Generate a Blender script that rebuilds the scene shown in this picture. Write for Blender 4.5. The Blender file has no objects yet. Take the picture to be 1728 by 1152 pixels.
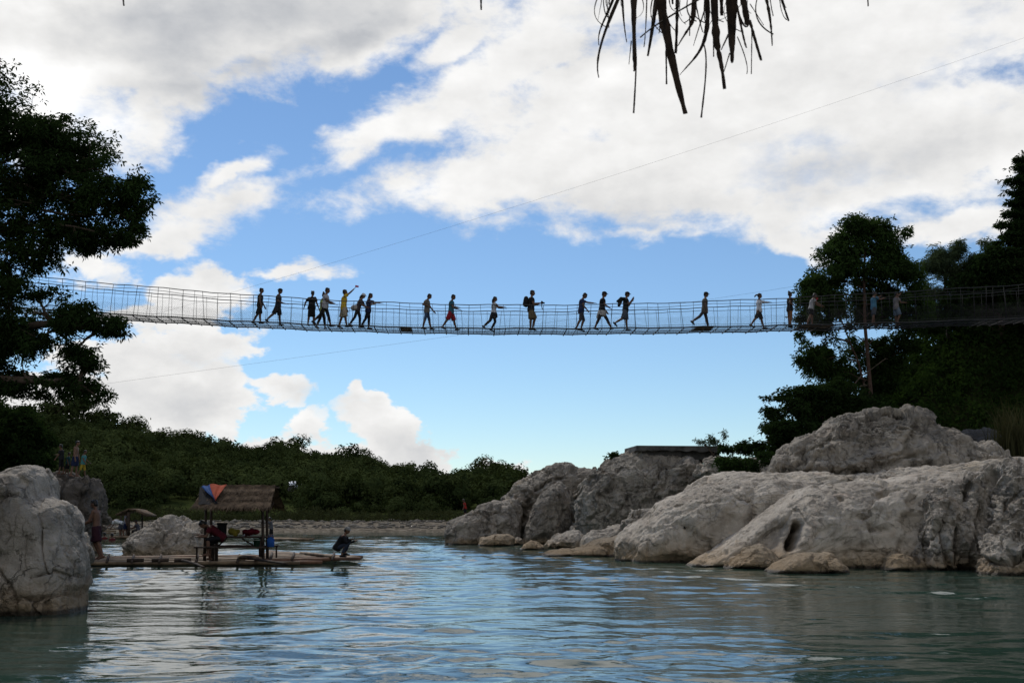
import bpy, bmesh, math, random
import numpy as np
from math import sin, cos, tan, pi, radians as R, atan2, asin, sqrt

scene = bpy.context.scene
COL = scene.collection
W0, H0, FPX = 1728.0, 1152.0, 1860.0
CAMH = 1.3
PITCH = math.atan((871 - 576) / FPX)
cP, sP = cos(PITCH), sin(PITCH)
rng = np.random.default_rng(7)

# ---------------------------------------------------------------- camera maths
def at(px, py, Y):
    """point of the place seen at photo position (px, py), Y metres ahead"""
    u = (np.asarray(px, float) - W0 / 2) / FPX
    v = (H0 / 2 - np.asarray(py, float)) / FPX
    dy = cP - v * sP
    dz = sP + v * cP
    t = Y / dy
    return np.stack(np.broadcast_arrays(u * t, Y + 0 * t, CAMH + dz * t), -1)

def proj(V):
    V = np.asarray(V, float)
    x, y, z = V[..., 0], V[..., 1], V[..., 2] - CAMH
    f = y * cP + z * sP
    up = -y * sP + z * cP
    return W0 / 2 + FPX * x / f, H0 / 2 - FPX * up / f

# ---------------------------------------------------------------- numpy noise
def _h(ix, iy, iz, s):
    h = (ix.astype(np.uint32) * np.uint32(374761393) + iy.astype(np.uint32) * np.uint32(668265263)
         + iz.astype(np.uint32) * np.uint32(2147483647 & 1274126177) + np.uint32(s * 974711 & 0xffffffff))
    h = (h ^ (h >> np.uint32(13))) * np.uint32(1274126177)
    h = (h ^ (h >> np.uint32(15))) * np.uint32(2246822519)
    return h ^ (h >> np.uint32(16))

def vnoise(P, seed=0):
    P = np.asarray(P, float)
    I = np.floor(P).astype(np.int64)
    f = P - I
    f = f * f * f * (f * (f * 6 - 15) + 10)
    out = 0
    for dx in (0, 1):
        wx = f[:, 0] if dx else 1 - f[:, 0]
        for dy in (0, 1):
            wy = f[:, 1] if dy else 1 - f[:, 1]
            for dz in (0, 1):
                wz = f[:, 2] if dz else 1 - f[:, 2]
                out = out + wx * wy * wz * (_h(I[:, 0] + dx, I[:, 1] + dy, I[:, 2] + dz, seed) / 4294967295.0)
    return out * 2 - 1

def fbm(P, octv=4, gain=.5, lac=2.03, seed=0):
    s, a, t = 0, 1.0, 0
    P = np.asarray(P, float)
    for i in range(octv):
        s = s + a * vnoise(P + 17.3 * i, seed + i)
        t += a; a *= gain; P = P * lac
    return s / t

def ridged(P, octv=4, gain=.5, seed=0):
    s, a, t = 0, 1.0, 0
    P = np.asarray(P, float)
    for i in range(octv):
        s = s + a * (1 - np.abs(vnoise(P + 9.1 * i, seed + i)) * 2)
        t += a; a *= gain; P = P * 2.07
    return s / t

def worley(P, seed=0, vec=False):
    I = np.floor(P).astype(np.int64)
    f1 = np.full(len(P), 9.); f2 = np.full(len(P), 9.); cell = np.zeros(len(P)); ofs = np.zeros((len(P), 3))
    for dx in (-1, 0, 1):
        for dy in (-1, 0, 1):
            for dz in (-1, 0, 1):
                J = I + np.array([dx, dy, dz])
                a = _h(J[:, 0], J[:, 1], J[:, 2], seed)
                o = np.stack([(a & np.uint32(1023)) / 1023., ((a >> np.uint32(10)) & np.uint32(1023)) / 1023.,
                              ((a >> np.uint32(20)) & np.uint32(1023)) / 1023.], -1)
                d = np.linalg.norm(J + .15 + .7 * o - P, axis=1)
                m = d < f1
                f2 = np.where(m, f1, np.minimum(f2, d))
                cell = np.where(m, (a & np.uint32(65535)) / 65535., cell)
                ofs = np.where(m[:, None], P - (J + .15 + .7 * o), ofs)
                f1 = np.minimum(f1, d)
    return (f1, f2, cell, ofs) if vec else (f1, f2, cell)

def sstep(a, b, x):
    t = np.clip((x - a) / (b - a), 0, 1)
    return t * t * (3 - 2 * t)

# ---------------------------------------------------------------- mesh helpers
class MB:
    def __init__(self): self.v = []; self.f = []; self.n = 0
    def add(self, V, F):
        V = np.asarray(V, float).reshape(-1, 3)
        if isinstance(F, np.ndarray): F = [F]
        self.v.append(V)
        for f in F:
            f = np.asarray(f, np.int64)
            if f.size: self.f.append(f + self.n)
        self.n += len(V)
    def mesh(self, name, smooth=True):
        V = np.concatenate(self.v) if self.v else np.zeros((0, 3))
        return np_mesh(name, V, self.f, smooth)

def np_mesh(name, V, F, smooth=True):
    if isinstance(F, np.ndarray): F = [F]
    me = bpy.data.meshes.new(name)
    me.vertices.add(len(V)); me.vertices.foreach_set('co', np.ascontiguousarray(V, np.float32).ravel())
    lv = np.concatenate([f.ravel() for f in F]).astype(np.int32)
    sizes = np.concatenate([np.full(len(f), f.shape[1]) for f in F])
    me.loops.add(len(lv)); me.loops.foreach_set('vertex_index', lv)
    me.polygons.add(len(sizes))
    me.polygons.foreach_set('loop_start', (np.cumsum(sizes) - sizes).astype(np.int32))
    me.polygons.foreach_set('use_smooth', np.full(len(sizes), smooth))
    me.update(calc_edges=True)
    return me

def tag(o, label=None, cat=None, group=None, kind=None):
    if label: o['label'] = label
    if cat: o['category'] = cat
    if group: o['group'] = group
    if kind: o['kind'] = kind
    return o

def obj(name, me, mat=None, parent=None, loc=None):
    """link one mesh object; vertices are given in world (or parent) space; loc moves the origin there"""
    if isinstance(me, MB): me = me.mesh(name)
    if loc is not None:
        n = len(me.vertices); c = np.empty(n * 3, np.float32); me.vertices.foreach_get('co', c)
        c = c.reshape(-1, 3) - np.asarray(loc, np.float32)
        me.vertices.foreach_set('co', c.ravel()); me.update()
    o = bpy.data.objects.new(name, me); COL.objects.link(o)
    if loc is not None: o.location = loc
    if mat is not None: me.materials.append(mat)
    if parent is not None: o.parent = parent
    return o

def thing(name, label, cat, loc=(0, 0, 0), rz=0, group=None):
    o = bpy.data.objects.new(name, None); COL.objects.link(o)
    o.location = loc; o.rotation_euler = (0, 0, rz); o.empty_display_size = .2
    return tag(o, label, cat, group)

def nrm(v):
    v = np.asarray(v, float); return v / (np.linalg.norm(v, axis=-1, keepdims=True) + 1e-12)

def tube(mb, pts, rad, n=8, caps=True, flat=None):
    pts = np.asarray(pts, float); m = len(pts)
    rad = np.broadcast_to(np.asarray(rad, float), (m,))
    T = nrm(np.gradient(pts, axis=0))
    ref = np.array([0, 0, 1.]) if abs(T[0][2]) < .9 else np.array([1., 0, 0])
    a = np.linspace(0, 2 * pi, n, endpoint=False)
    V = np.empty((m, n, 3))
    X = nrm(np.cross(T[0], ref))
    for i in range(m):
        X = nrm(X - T[i] * (X @ T[i])); Yv = np.cross(T[i], X)
        fy = 1 if flat is None else flat
        V[i] = pts[i] + rad[i] * (np.cos(a)[:, None] * X + fy * np.sin(a)[:, None] * Yv)
    i, j = np.meshgrid(np.arange(m - 1), np.arange(n), indexing='ij')
    F = np.stack([i * n + j, i * n + (j + 1) % n, (i + 1) * n + (j + 1) % n, (i + 1) * n + j], -1).reshape(-1, 4)
    Fs = [F]; V = V.reshape(-1, 3)
    if caps:
        k = len(V); V = np.vstack([V, pts[0], pts[-1]])
        j = np.arange(n); j2 = (j + 1) % n
        Fs.append(np.stack([np.full(n, k), j2, j], -1))
        b = (m - 1) * n
        Fs.append(np.stack([np.full(n, k + 1), b + j, b + j2], -1))
    mb.add(V, Fs)

def seg(mb, a, b, r, n=6, r2=None):
    tube(mb, [a, b], [r, r if r2 is None else r2], n)

def box(mb, c, s, rz=0, rx=0, ry=0):
    c = np.asarray(c, float); s = np.asarray(s, float) / 2
    V = np.array([[x, y, z] for z in (-1, 1) for y in (-1, 1) for x in (-1, 1)], float) * s
    M = np.eye(3)
    if rx: M = np.array([[1, 0, 0], [0, cos(rx), -sin(rx)], [0, sin(rx), cos(rx)]]) @ M
    if ry: M = np.array([[cos(ry), 0, sin(ry)], [0, 1, 0], [-sin(ry), 0, cos(ry)]]) @ M
    if rz: M = np.array([[cos(rz), -sin(rz), 0], [sin(rz), cos(rz), 0], [0, 0, 1]]) @ M
    F = np.array([[0, 2, 3, 1], [4, 5, 7, 6], [0, 1, 5, 4], [2, 6, 7, 3], [0, 4, 6, 2], [1, 3, 7, 5]])
    mb.add(V @ M.T + c, F)

_ico = {}
def ico(n):
    if n not in _ico:
        bm = bmesh.new(); bmesh.ops.create_icosphere(bm, subdivisions=n, radius=1)
        bm.verts.ensure_lookup_table()
        V = np.array([v.co[:] for v in bm.verts]); F = np.array([[v.index for v in f.verts] for f in bm.faces])
        bm.free(); _ico[n] = (V, F)
    return _ico[n]

def ell(mb, c, r, M=None, n=3):
    V, F = ico(n)
    V = V * np.asarray(r, float)
    if M is not None: V = V @ np.asarray(M).T
    mb.add(V + np.asarray(c, float), F)

def vnormals(V, F):
    n = np.cross(V[F[:, 1]] - V[F[:, 0]], V[F[:, 2]] - V[F[:, 0]])
    N = np.stack([sum(np.bincount(F[:, k], n[:, d], len(V)) for k in range(F.shape[1])) for d in range(3)], -1)
    return nrm(N)

# ---------------------------------------------------------------- node helpers
class NT:
    def __init__(self, tree): self.t = tree
    def n(self, kind, ins=None, **kw):
        nd = self.t.nodes.new(kind)
        for k, v in kw.items(): setattr(nd, k, v)
        for k, v in (ins or {}).items():
            if isinstance(v, bpy.types.NodeSocket): self.t.links.new(v, nd.inputs[k])
            else: nd.inputs[k].default_value = v
        return nd
    def m(self, op, a, b=0.0, c=None, clamp=False):
        ins = {0: a, 1: b}
        if c is not None: ins[2] = c
        return self.n('ShaderNodeMath', ins, operation=op, use_clamp=clamp).outputs[0]
    def vm(self, op, a, b=None):
        ins = {0: a}
        if b is not None: ins[1] = b
        nd = self.n('ShaderNodeVectorMath', ins, operation=op)
        return nd.outputs['Value'] if op in ('LENGTH', 'DOT_PRODUCT', 'DISTANCE') else nd.outputs[0]
    def noise(self, vec, scale, detail=4, rough=.5, dist=0.0, color=False):
        nd = self.n('ShaderNodeTexNoise', {'Vector': vec, 'Scale': scale, 'Detail': detail, 'Roughness': rough, 'Distortion': dist})
        return nd.outputs['Color' if color else 'Fac']
    def ss(self, x, a, b, lo=0.0, hi=1.0):
        return self.n('ShaderNodeMapRange', {'Value': x, 'From Min': a, 'From Max': b, 'To Min': lo, 'To Max': hi},
                      interpolation_type='SMOOTHSTEP').outputs[0]
    def mix(self, f, a, b, blend='MIX'):
        nd = self.n('ShaderNodeMix', None, data_type='RGBA', blend_type=blend)
        for k, v in ((0, f), (6, a), (7, b)):
            if isinstance(v, bpy.types.NodeSocket): self.t.links.new(v, nd.inputs[k])
            else: nd.inputs[k].default_value = v if k == 0 else (tuple(v) + (1,))[:4]
        return nd.outputs[2]
    def mapv(self, vec, loc=(0, 0, 0), rot=(0, 0, 0), sc=(1, 1, 1), kind='POINT'):
        return self.n('ShaderNodeMapping', {'Vector': vec, 'Location': loc, 'Rotation': rot, 'Scale': sc}, vector_type=kind).outputs[0]
    def link(self, a, b): self.t.links.new(a, b)

def new_mat(name):
    m = bpy.data.materials.new(name); m.use_nodes = True
    t = m.node_tree; t.nodes.clear()
    nt = NT(t)
    out = nt.n('ShaderNodeOutputMaterial')
    return m, nt, out

def simple(name, col, rough=.8, var=.25, scale=8.0, spec=.3, bump=0.0, metal=0.0):
    m, nt, out = new_mat(name)
    co = nt.n('ShaderNodeTexCoord').outputs['Object']
    nz = nt.noise(co, scale, 5, .6)
    a = tuple(c * (1 - var) for c in col); b = tuple(min(1, c * (1 + var)) for c in col)
    c = nt.mix(nt.ss(nz, .3, .7), a, b)
    p = nt.n('ShaderNodeBsdfPrincipled', {'Base Color': c, 'Roughness': rough, 'Specular IOR Level': spec, 'Metallic': metal})
    if bump:
        bp = nt.n('ShaderNodeBump', {'Strength': bump, 'Distance': .02, 'Height': nt.noise(co, scale * 4, 4)})
        nt.link(bp.outputs[0], p.inputs['Normal'])
    nt.link(p.outputs[0], out.inputs[0])
    return m
# ================================================================ camera, sun, sky
cam = bpy.data.cameras.new('camera'); camo = bpy.data.objects.new('camera', cam); COL.objects.link(camo)
camo.location = (0, 0, CAMH); camo.rotation_euler = (pi / 2 + PITCH, 0, 0)
cam.sensor_width = 36; cam.lens = FPX / W0 * 36; cam.clip_end = 12000; cam.clip_start = .05
cam.dof.use_dof = True; cam.dof.focus_distance = 38; cam.dof.aperture_fstop = 16
scene.camera = camo
scene.view_settings.view_transform = 'Standard'; scene.view_settings.look = 'None'
scene.view_settings.exposure = 0; scene.view_settings.gamma = 1; scene.view_settings.use_curve_mapping = False
scene.cycles.max_bounces = 8; scene.cycles.transparent_max_bounces = 8
scene.cycles.use_denoising = True

SUN_AZ, SUN_EL = R(-24), R(46)
sun = bpy.data.lights.new('sun', 'SUN'); sun.energy = 2.2; sun.angle = R(10); sun.color = (1, .95, .87)
suno = bpy.data.objects.new('sun', sun); COL.objects.link(suno)
suno.rotation_euler = (pi / 2 - SUN_EL, 0, pi - SUN_AZ)
suno.location = (-60, 120, 90)

world = bpy.data.worlds.new('World'); scene.world = world; world.use_nodes = True
wt = world.node_tree; wt.nodes.clear(); nt = NT(wt)
wout = nt.n('ShaderNodeOutputWorld')
skyt = nt.n('ShaderNodeTexSky', None, sky_type='NISHITA', sun_disc=False, sun_elevation=SUN_EL, sun_rotation=SUN_AZ,
            altitude=0, air_density=1.0, dust_density=0.0, ozone_density=4.0)
gen = nt.n('ShaderNodeTexCoord').outputs['Generated']
sx = nt.n('ShaderNodeSeparateXYZ', {0: gen})
az = nt.m('MULTIPLY', nt.m('ARCTAN2', sx.outputs[0], sx.outputs[1]), 180 / pi)
el = nt.m('MULTIPLY', nt.m('ARCSINE', sx.outputs[2]), 180 / pi)
pos = nt.n('ShaderNodeCombineXYZ', {0: az, 1: el, 2: 0.0}).outputs[0]
nvec = nt.mapv(gen, sc=(1, 1, 1.7))
warp = nt.vm('SUBTRACT', nt.noise(nvec, 9, 5, .6, color=True), (.5, .5, .5))
wsc = nt.n('ShaderNodeVectorMath', {0: warp, 'Scale': 4.0}, operation='SCALE').outputs[0]
posw = nt.vm('MULTIPLY', nt.vm('ADD', pos, wsc), (1, 1, 0))

def azel(px, py):
    p = at(px, py, 1.0) - np.array([0, 0, CAMH])
    return math.degrees(atan2(p[0], p[1])), math.degrees(atan2(p[2], sqrt(p[0] ** 2 + p[1] ** 2)))

def field(blobs, vec):
    """largest of a set of soft ellipses on the sky, in degrees inside the edge"""
    acc = None
    for b in blobs:
        cx, cy, rx, ry = b[:4]; rot = b[4] if len(b) > 4 else 0
        a, e = azel(cx, cy); a2, _ = azel(cx + 40, cy); _, e2 = azel(cx, cy - 40)
        ka, ke = (a2 - a) / 40, (e2 - e) / 40
        sxx, syy = rx * ka, ry * ke
        mp = nt.mapv(vec, loc=(a, e, 0), rot=(0, 0, R(rot)), sc=(sxx, syy, 1), kind='TEXTURE')
        k = min(sxx, syy) ** .6
        f = nt.m('MULTIPLY_ADD', nt.vm('LENGTH', mp), -k, k)
        acc = f if acc is None else nt.m('SMOOTH_MAX', acc, f, .25)
    return acc
#            cx   cy   rx   ry  rot(ccw)
COVER = [(150, 40, 330, 150, 8), (420, 20, 330, 125, 14), (620, 15, 190, 75, 20), (90, 190, 190, 75, 0), (330, 150, 60, 60, -50),
         (560, 85, 60, 30, 20), (235, 215, 55, 45, 0), (270, 165, 90, 50, 20), (390, 120, 80, 36, 18),
         (1300, 120, 520, 175, 12), (900, 90, 190, 70, 38), (760, 170, 190, 38, 27), (640, 230, 90, 30, 30), (770, 78, 50, 26, 30),
         (1150, 290, 400, 95, -4), (860, 285, 240, 48, 8), (680, 312, 70, 18, 15), (1560, 240, 320, 120, 6), (1320, 390, 60, 22, -25),
         (1640, 380, 120, 22, 5), (1430, 392, 50, 14, 0), (1100, 378, 170, 16, -3), (1250, -60, 600, 140, 0),
         (335, 352, 92, 34, 8), (425, 328, 52, 18, 0), (360, 300, 60, 9, 28), (250, 402, 95, 30, 12),
         (170, 450, 80, 28, 0), (330, 500, 64, 32, 0), (470, 471, 50, 8, 4), (215, 540, 100, 14, 0),
         (325, 580, 85, 28, 0), (215, 620, 100, 32, 0), (250, 690, 150, 52, 0), (90, 690, 150, 50, 0), (360, 640, 40, 40, 0), (375, 715, 30, 22, 0),
         (472, 662, 46, 17, -10), (503, 686, 14, 14, 0), (440, 750, 40, 14, 0), (520, 740, 36, 20, 0),
         (605, 678, 14, 20, 0), (648, 684, 20, 16, 0), (630, 706, 30, 24, 0), (660, 732, 44, 42, 0), (700, 770, 48, 28, -35), (590, 765, 110, 24, 0), (480, 772, 150, 20, 0), (500, 748, 40, 18, 0),
         (830, 795, 34, 8, 0), (900, 830, 60, 12, 0)]
GREY = [(300, 40, 390, 75, 12), (120, 60, 260, 70, 4), (560, 50, 170, 38, 20), (300, 110, 120, 60, -10),
        (300, 60, 200, 90, 10), (290, 140, 190, 60, 0), (420, 110, 110, 40, 15)]
GREY2 = [(300, 690, 140, 50, 0), (150, 640, 70, 25, 0), (690, 760, 70, 60, -20), (1500, 290, 260, 60, 0), (1050, 340, 260, 35, 0), (230, 720, 120, 30, 0)]
fine = nt.noise(nvec, 13, 9, .62, .15)
soft = nt.noise(nvec, 5, 4, .5)
F1 = field(COVER, posw)
cov = nt.m('ADD', F1, nt.m('MULTIPLY_ADD', nt.m('SUBTRACT', fine, .5), 3.4, .25))
fine2 = nt.noise(nvec, 46, 7, .6, .2)
cov = nt.m('ADD', cov, nt.m('MULTIPLY', nt.m('SUBTRACT', fine2, .5), .7))
cov = nt.m('MULTIPLY', cov, nt.ss(el, 15, 8, 1.0, 3.2))
alpha = nt.ss(cov, -.40, .75)
# unseen sky overhead and behind: scattered cloud, thickened behind to warm the fill light
oth = nt.noise(nvec, 3.2, 7, .6)
away = nt.m('MAXIMUM', nt.ss(el, 27, 34), nt.ss(nt.m('ABSOLUTE', az), 30, 38))
behind = nt.ss(sx.outputs[1], .25, -.35)
othc = nt.ss(nt.m('MULTIPLY_ADD', behind, .17, oth), .55, .70)
alpha = nt.m('MAXIMUM', alpha, nt.m('MULTIPLY', away, nt.m('MULTIPLY', othc, .95)))
# thin patches inside the large bank
thin = nt.m('MULTIPLY', nt.ss(nt.noise(nvec, 8, 6, .6), .56, .74), nt.ss(cov, 2.6, .6, 0, 1))
alpha = nt.m('MULTIPLY', alpha, nt.m('SUBTRACT', 1.0, nt.m('MULTIPLY', thin, .52)))
# soft modelling of the cloud: thicker parts are greyer, sun side brighter
nv2 = nt.vm('ADD', nvec, (-.012, 0, .028))
rel = nt.m('SUBTRACT', nt.noise(nvec, 11, 6, .55), nt.noise(nv2, 11, 6, .55))
G1 = nt.ss(nt.m('ADD', field(GREY, posw), nt.m('MULTIPLY', nt.m('SUBTRACT', soft, .5), 2.0)), -.5, 1.6)
lum = nt.m('MULTIPLY_ADD', rel, .5, .89)
lum = nt.m('SUBTRACT', lum, nt.m('MULTIPLY', G1, .33))
G2 = nt.ss(nt.m('ADD', field(GREY2, posw), nt.m('MULTIPLY', nt.m('SUBTRACT', soft, .5), 1.5)), -.5, 1.6)
lum = nt.m('SUBTRACT', lum, nt.m('MULTIPLY', G2, .13))
lum = nt.m('SUBTRACT', lum, nt.m('MULTIPLY', nt.ss(cov, .6, 3.0), .05))
a0, e0 = azel(70, 150)
glow = nt.m('SUBTRACT', 1.0, nt.m('DIVIDE', nt.vm('DISTANCE', pos, (a0, e0, 0)), 7.0), clamp=True)
lum = nt.m('ADD', lum, nt.m('MULTIPLY', nt.m('MULTIPLY', glow, glow), .45))
ccol = nt.mix(nt.ss(lum, .35, .85), (.90, .95, 1.04), (1.0, .995, .985))
lum = nt.m('MULTIPLY', lum, nt.m('SUBTRACT', 1.0, nt.m('MULTIPLY', away, .30)))  # unseen cloud dimmed to darken the light on the foreground
bgc = nt.n('ShaderNodeBackground', {'Color': ccol, 'Strength': lum})
bgs = nt.n('ShaderNodeBackground', {'Color': nt.mix(1.0, skyt.outputs[0], (.91, .98, 1.02), 'MULTIPLY'), 'Strength': .103})
mx = nt.n('ShaderNodeMixShader', {0: alpha, 1: bgs.outputs[0], 2: bgc.outputs[0]})
nt.link(mx.outputs[0], wout.inputs[0])
# ================================================================ materials
def rock_mat(name, light, dark, tan=(.36, .25, .14), tanz=.55, stain=.5, sc=1.0, tanamt=.8, bump=.9):
    m, nt, out = new_mat(name)
    tc = nt.n('ShaderNodeTexCoord').outputs['Object']
    geo = nt.n('ShaderNodeNewGeometry').outputs['Position']
    big = nt.noise(tc, .55 * sc, 6, .62, .4)
    mid = nt.noise(tc, 2.6 * sc, 8, .68, .3)
    finev = nt.noise(tc, 17 * sc, 6, .7)
    c = nt.mix(nt.ss(big, .32, .68), dark, light)
    c = nt.mix(nt.m('MULTIPLY', nt.ss(mid, .48, .72), .55), c, tuple(x * 1.22 for x in light))
    # lichen and weather staining running down the stone
    st = nt.noise(nt.mapv(tc, sc=(1.6 * sc, 1.6 * sc, .35 * sc)), 1.3, 7, .7, .5)
    c = nt.mix(nt.m('MULTIPLY', nt.ss(st, .50, .68), stain), c, tuple(x * .36 for x in dark))
    spk = nt.ss(finev, .56, .72)
    c = nt.mix(nt.m('MULTIPLY', spk, .4), c, tuple(x * .5 for x in dark))
    pk = nt.ss(nt.noise(tc, 1.1 * sc, 4, .6, 1.0), .55, .75)
    c = nt.mix(nt.m('MULTIPLY', pk, .35), c, (light[0] * 1.05, light[1] * .86, light[2] * .74))
    vc = nt.n('ShaderNodeTexVoronoi', {'Vector': nt.vm('ADD', tc, nt.vm('MULTIPLY', nt.noise(tc, 1.7 * sc, 5, .6, color=True), (.9, .9, .9))), 'Scale': .75 * sc}, feature='DISTANCE_TO_EDGE').outputs['Distance']
    cr = nt.m('MULTIPLY', nt.ss(vc, .018, .0), nt.ss(nt.noise(tc, 1.3 * sc, 3), .46, .6))
    c = nt.mix(nt.m('MULTIPLY', cr, .3), c, tuple(x * .2 for x in dark))
    v2 = nt.n('ShaderNodeTexVoronoi', {'Vector': nt.vm('ADD', tc, nt.vm('MULTIPLY', nt.noise(tc, 3.6 * sc, 6, .65, color=True), (.5, .5, .5))), 'Scale': 2.3 * sc}, feature='DISTANCE_TO_EDGE').outputs['Distance']
    cr2 = nt.m('MULTIPLY', nt.ss(v2, .045, .0), nt.ss(nt.noise(tc, 1.9 * sc, 4), .42, .62))
    c = nt.mix(nt.m('MULTIPLY', cr2, .42), c, tuple(x * .3 for x in dark))
    # tidal tan band and wet line above the water
    z = nt.n('ShaderNodeSeparateXYZ', {0: geo}).outputs[2]
    zz = nt.m('ADD', z, nt.m('MULTIPLY', nt.m('SUBTRACT', mid, .5), .5))
    c = nt.mix(nt.m('MULTIPLY', nt.ss(zz, tanz, .05), tanamt), c, tan)
    wet = nt.ss(nt.m('ADD', z, nt.m('MULTIPLY', nt.m('SUBTRACT', finev, .5), .06)), .10, .03)
    c = nt.mix(nt.m('MULTIPLY', wet, .85), c, (.03, .028, .022))
    rough = nt.m('SUBTRACT', .86, nt.m('MULTIPLY', wet, .5))
    p = nt.n('ShaderNodeBsdfPrincipled', {'Base Color': c, 'Roughness': rough, 'Specular IOR Level': .25})
    h = nt.m('ADD', nt.m('MULTIPLY', nt.noise(tc, 7 * sc, 9, .68, .3), .7), nt.m('MULTIPLY', nt.noise(tc, 28 * sc, 7, .75), .42))
    h = nt.m('SUBTRACT', nt.m('SUBTRACT', h, nt.m('MULTIPLY', cr, .7)), nt.m('MULTIPLY', cr2, .45))
    b = nt.n('ShaderNodeBump', {'Strength': bump, 'Distance': .14, 'Height': h})
    nt.link(b.outputs[0], p.inputs['Normal']); nt.link(p.outputs[0], out.inputs[0])
    return m

def leaf_mat(name, a, b, trans=.25, rough=.55, patch=.3):
    m, nt, out = new_mat(name)
    g = nt.n('ShaderNodeNewGeometry')
    rnd = g.outputs['Random Per Island']
    nz = nt.noise(g.outputs['Position'], .55, 3, .6)
    big = nt.noise(g.outputs['Position'], .045, 3, .5)
    f = nt.m('ADD', nt.m('MULTIPLY', rnd, .28), nt.m('ADD', nt.m('MULTIPLY', nt.ss(nz, .35, .65), .42), nt.m('MULTIPLY', nt.ss(big, .42, .66), patch)))
    c = nt.mix(f, a, b)
    p = nt.n('ShaderNodeBsdfPrincipled', {'Base Color': c, 'Roughness': .8, 'Specular IOR Level': 0.0})
    t = nt.n('ShaderNodeBsdfTranslucent', {'Color': nt.mix(.5, c, (b[0] * 1.5, b[1] * 1.6, b[2]))})
    mx = nt.n('ShaderNodeMixShader', {0: trans, 1: p.outputs[0], 2: t.outputs[0]})
    nt.link(mx.outputs[0], out.inputs[0])
    return m

M_pale = rock_mat('pale_limestone', (.58, .51, .425), (.31, .268, .215), stain=.6)
M_smooth = rock_mat('smooth_limestone', (.58, .51, .42), (.35, .298, .238), stain=.55, bump=.62, tanz=.8)
M_grey = rock_mat('grey_limestone', (.44, .385, .315), (.19, .164, .132), stain=.75, tanz=.4)
M_tan = rock_mat('tan_limestone', (.40, .34, .26), (.29, .235, .17), stain=.2, tanz=.9)
M_shaderock = rock_mat('shade_toned_limestone', (.13, .125, .12), (.07, .066, .063), stain=.5, tanamt=0.0)  # limestone darkened, the shade on this rock put into its colour
M_brownrock = rock_mat('brown_limestone', (.22, .185, .15), (.10, .085, .07), stain=.6, tanz=.4)
M_bark = simple('bark', (.085, .06, .042), .9, .4, 5, bump=.4)
M_barkred = simple('reddish_bark', (.085, .05, .036), .9, .35, 5, bump=.4)
M_leaf_dark = leaf_mat('dark_leaves', (.014, .024, .008), (.035, .06, .018), .18)
M_leaf_mid = leaf_mat('mid_leaves', (.02, .036, .01), (.05, .085, .024), .25)
M_leaf_hill = leaf_mat('hill_leaves', (.015, .024, .009), (.056, .072, .024), .08, patch=.85)
M_leaf_shrub = leaf_mat('shrub_leaves', (.014, .026, .007), (.036, .064, .015), .22)
M_leaf_olive = leaf_mat('olive_leaves', (.028, .034, .014), (.058, .064, .028), .1)
M_leaf_grey = leaf_mat('greygreen_leaves', (.04, .06, .03), (.10, .13, .07), .25)
M_reed = leaf_mat('reed_blades', (.045, .045, .02), (.105, .095, .045), .15)
M_steel = simple('galvanised_wire', (.022, .022, .023), .7, .2, 4, .2)
M_cable = simple('dark_steel_cable', (.035, .034, .034), .6, .2, 4, .4)
M_bamboo = simple('weathered_bamboo', (.20, .14, .085), .7, .45, 3, .3, .2)
M_bamboo2 = simple('reddish_bamboo', (.16, .085, .05), .7, .4, 3, .3, .2)
M_wood = simple('dark_wood', (.055, .038, .028), .85, .4, 6, .2, .3)
M_concrete = simple('dark_concrete', (.085, .08, .072), .9, .5, 2.2, .2, .5)

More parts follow.
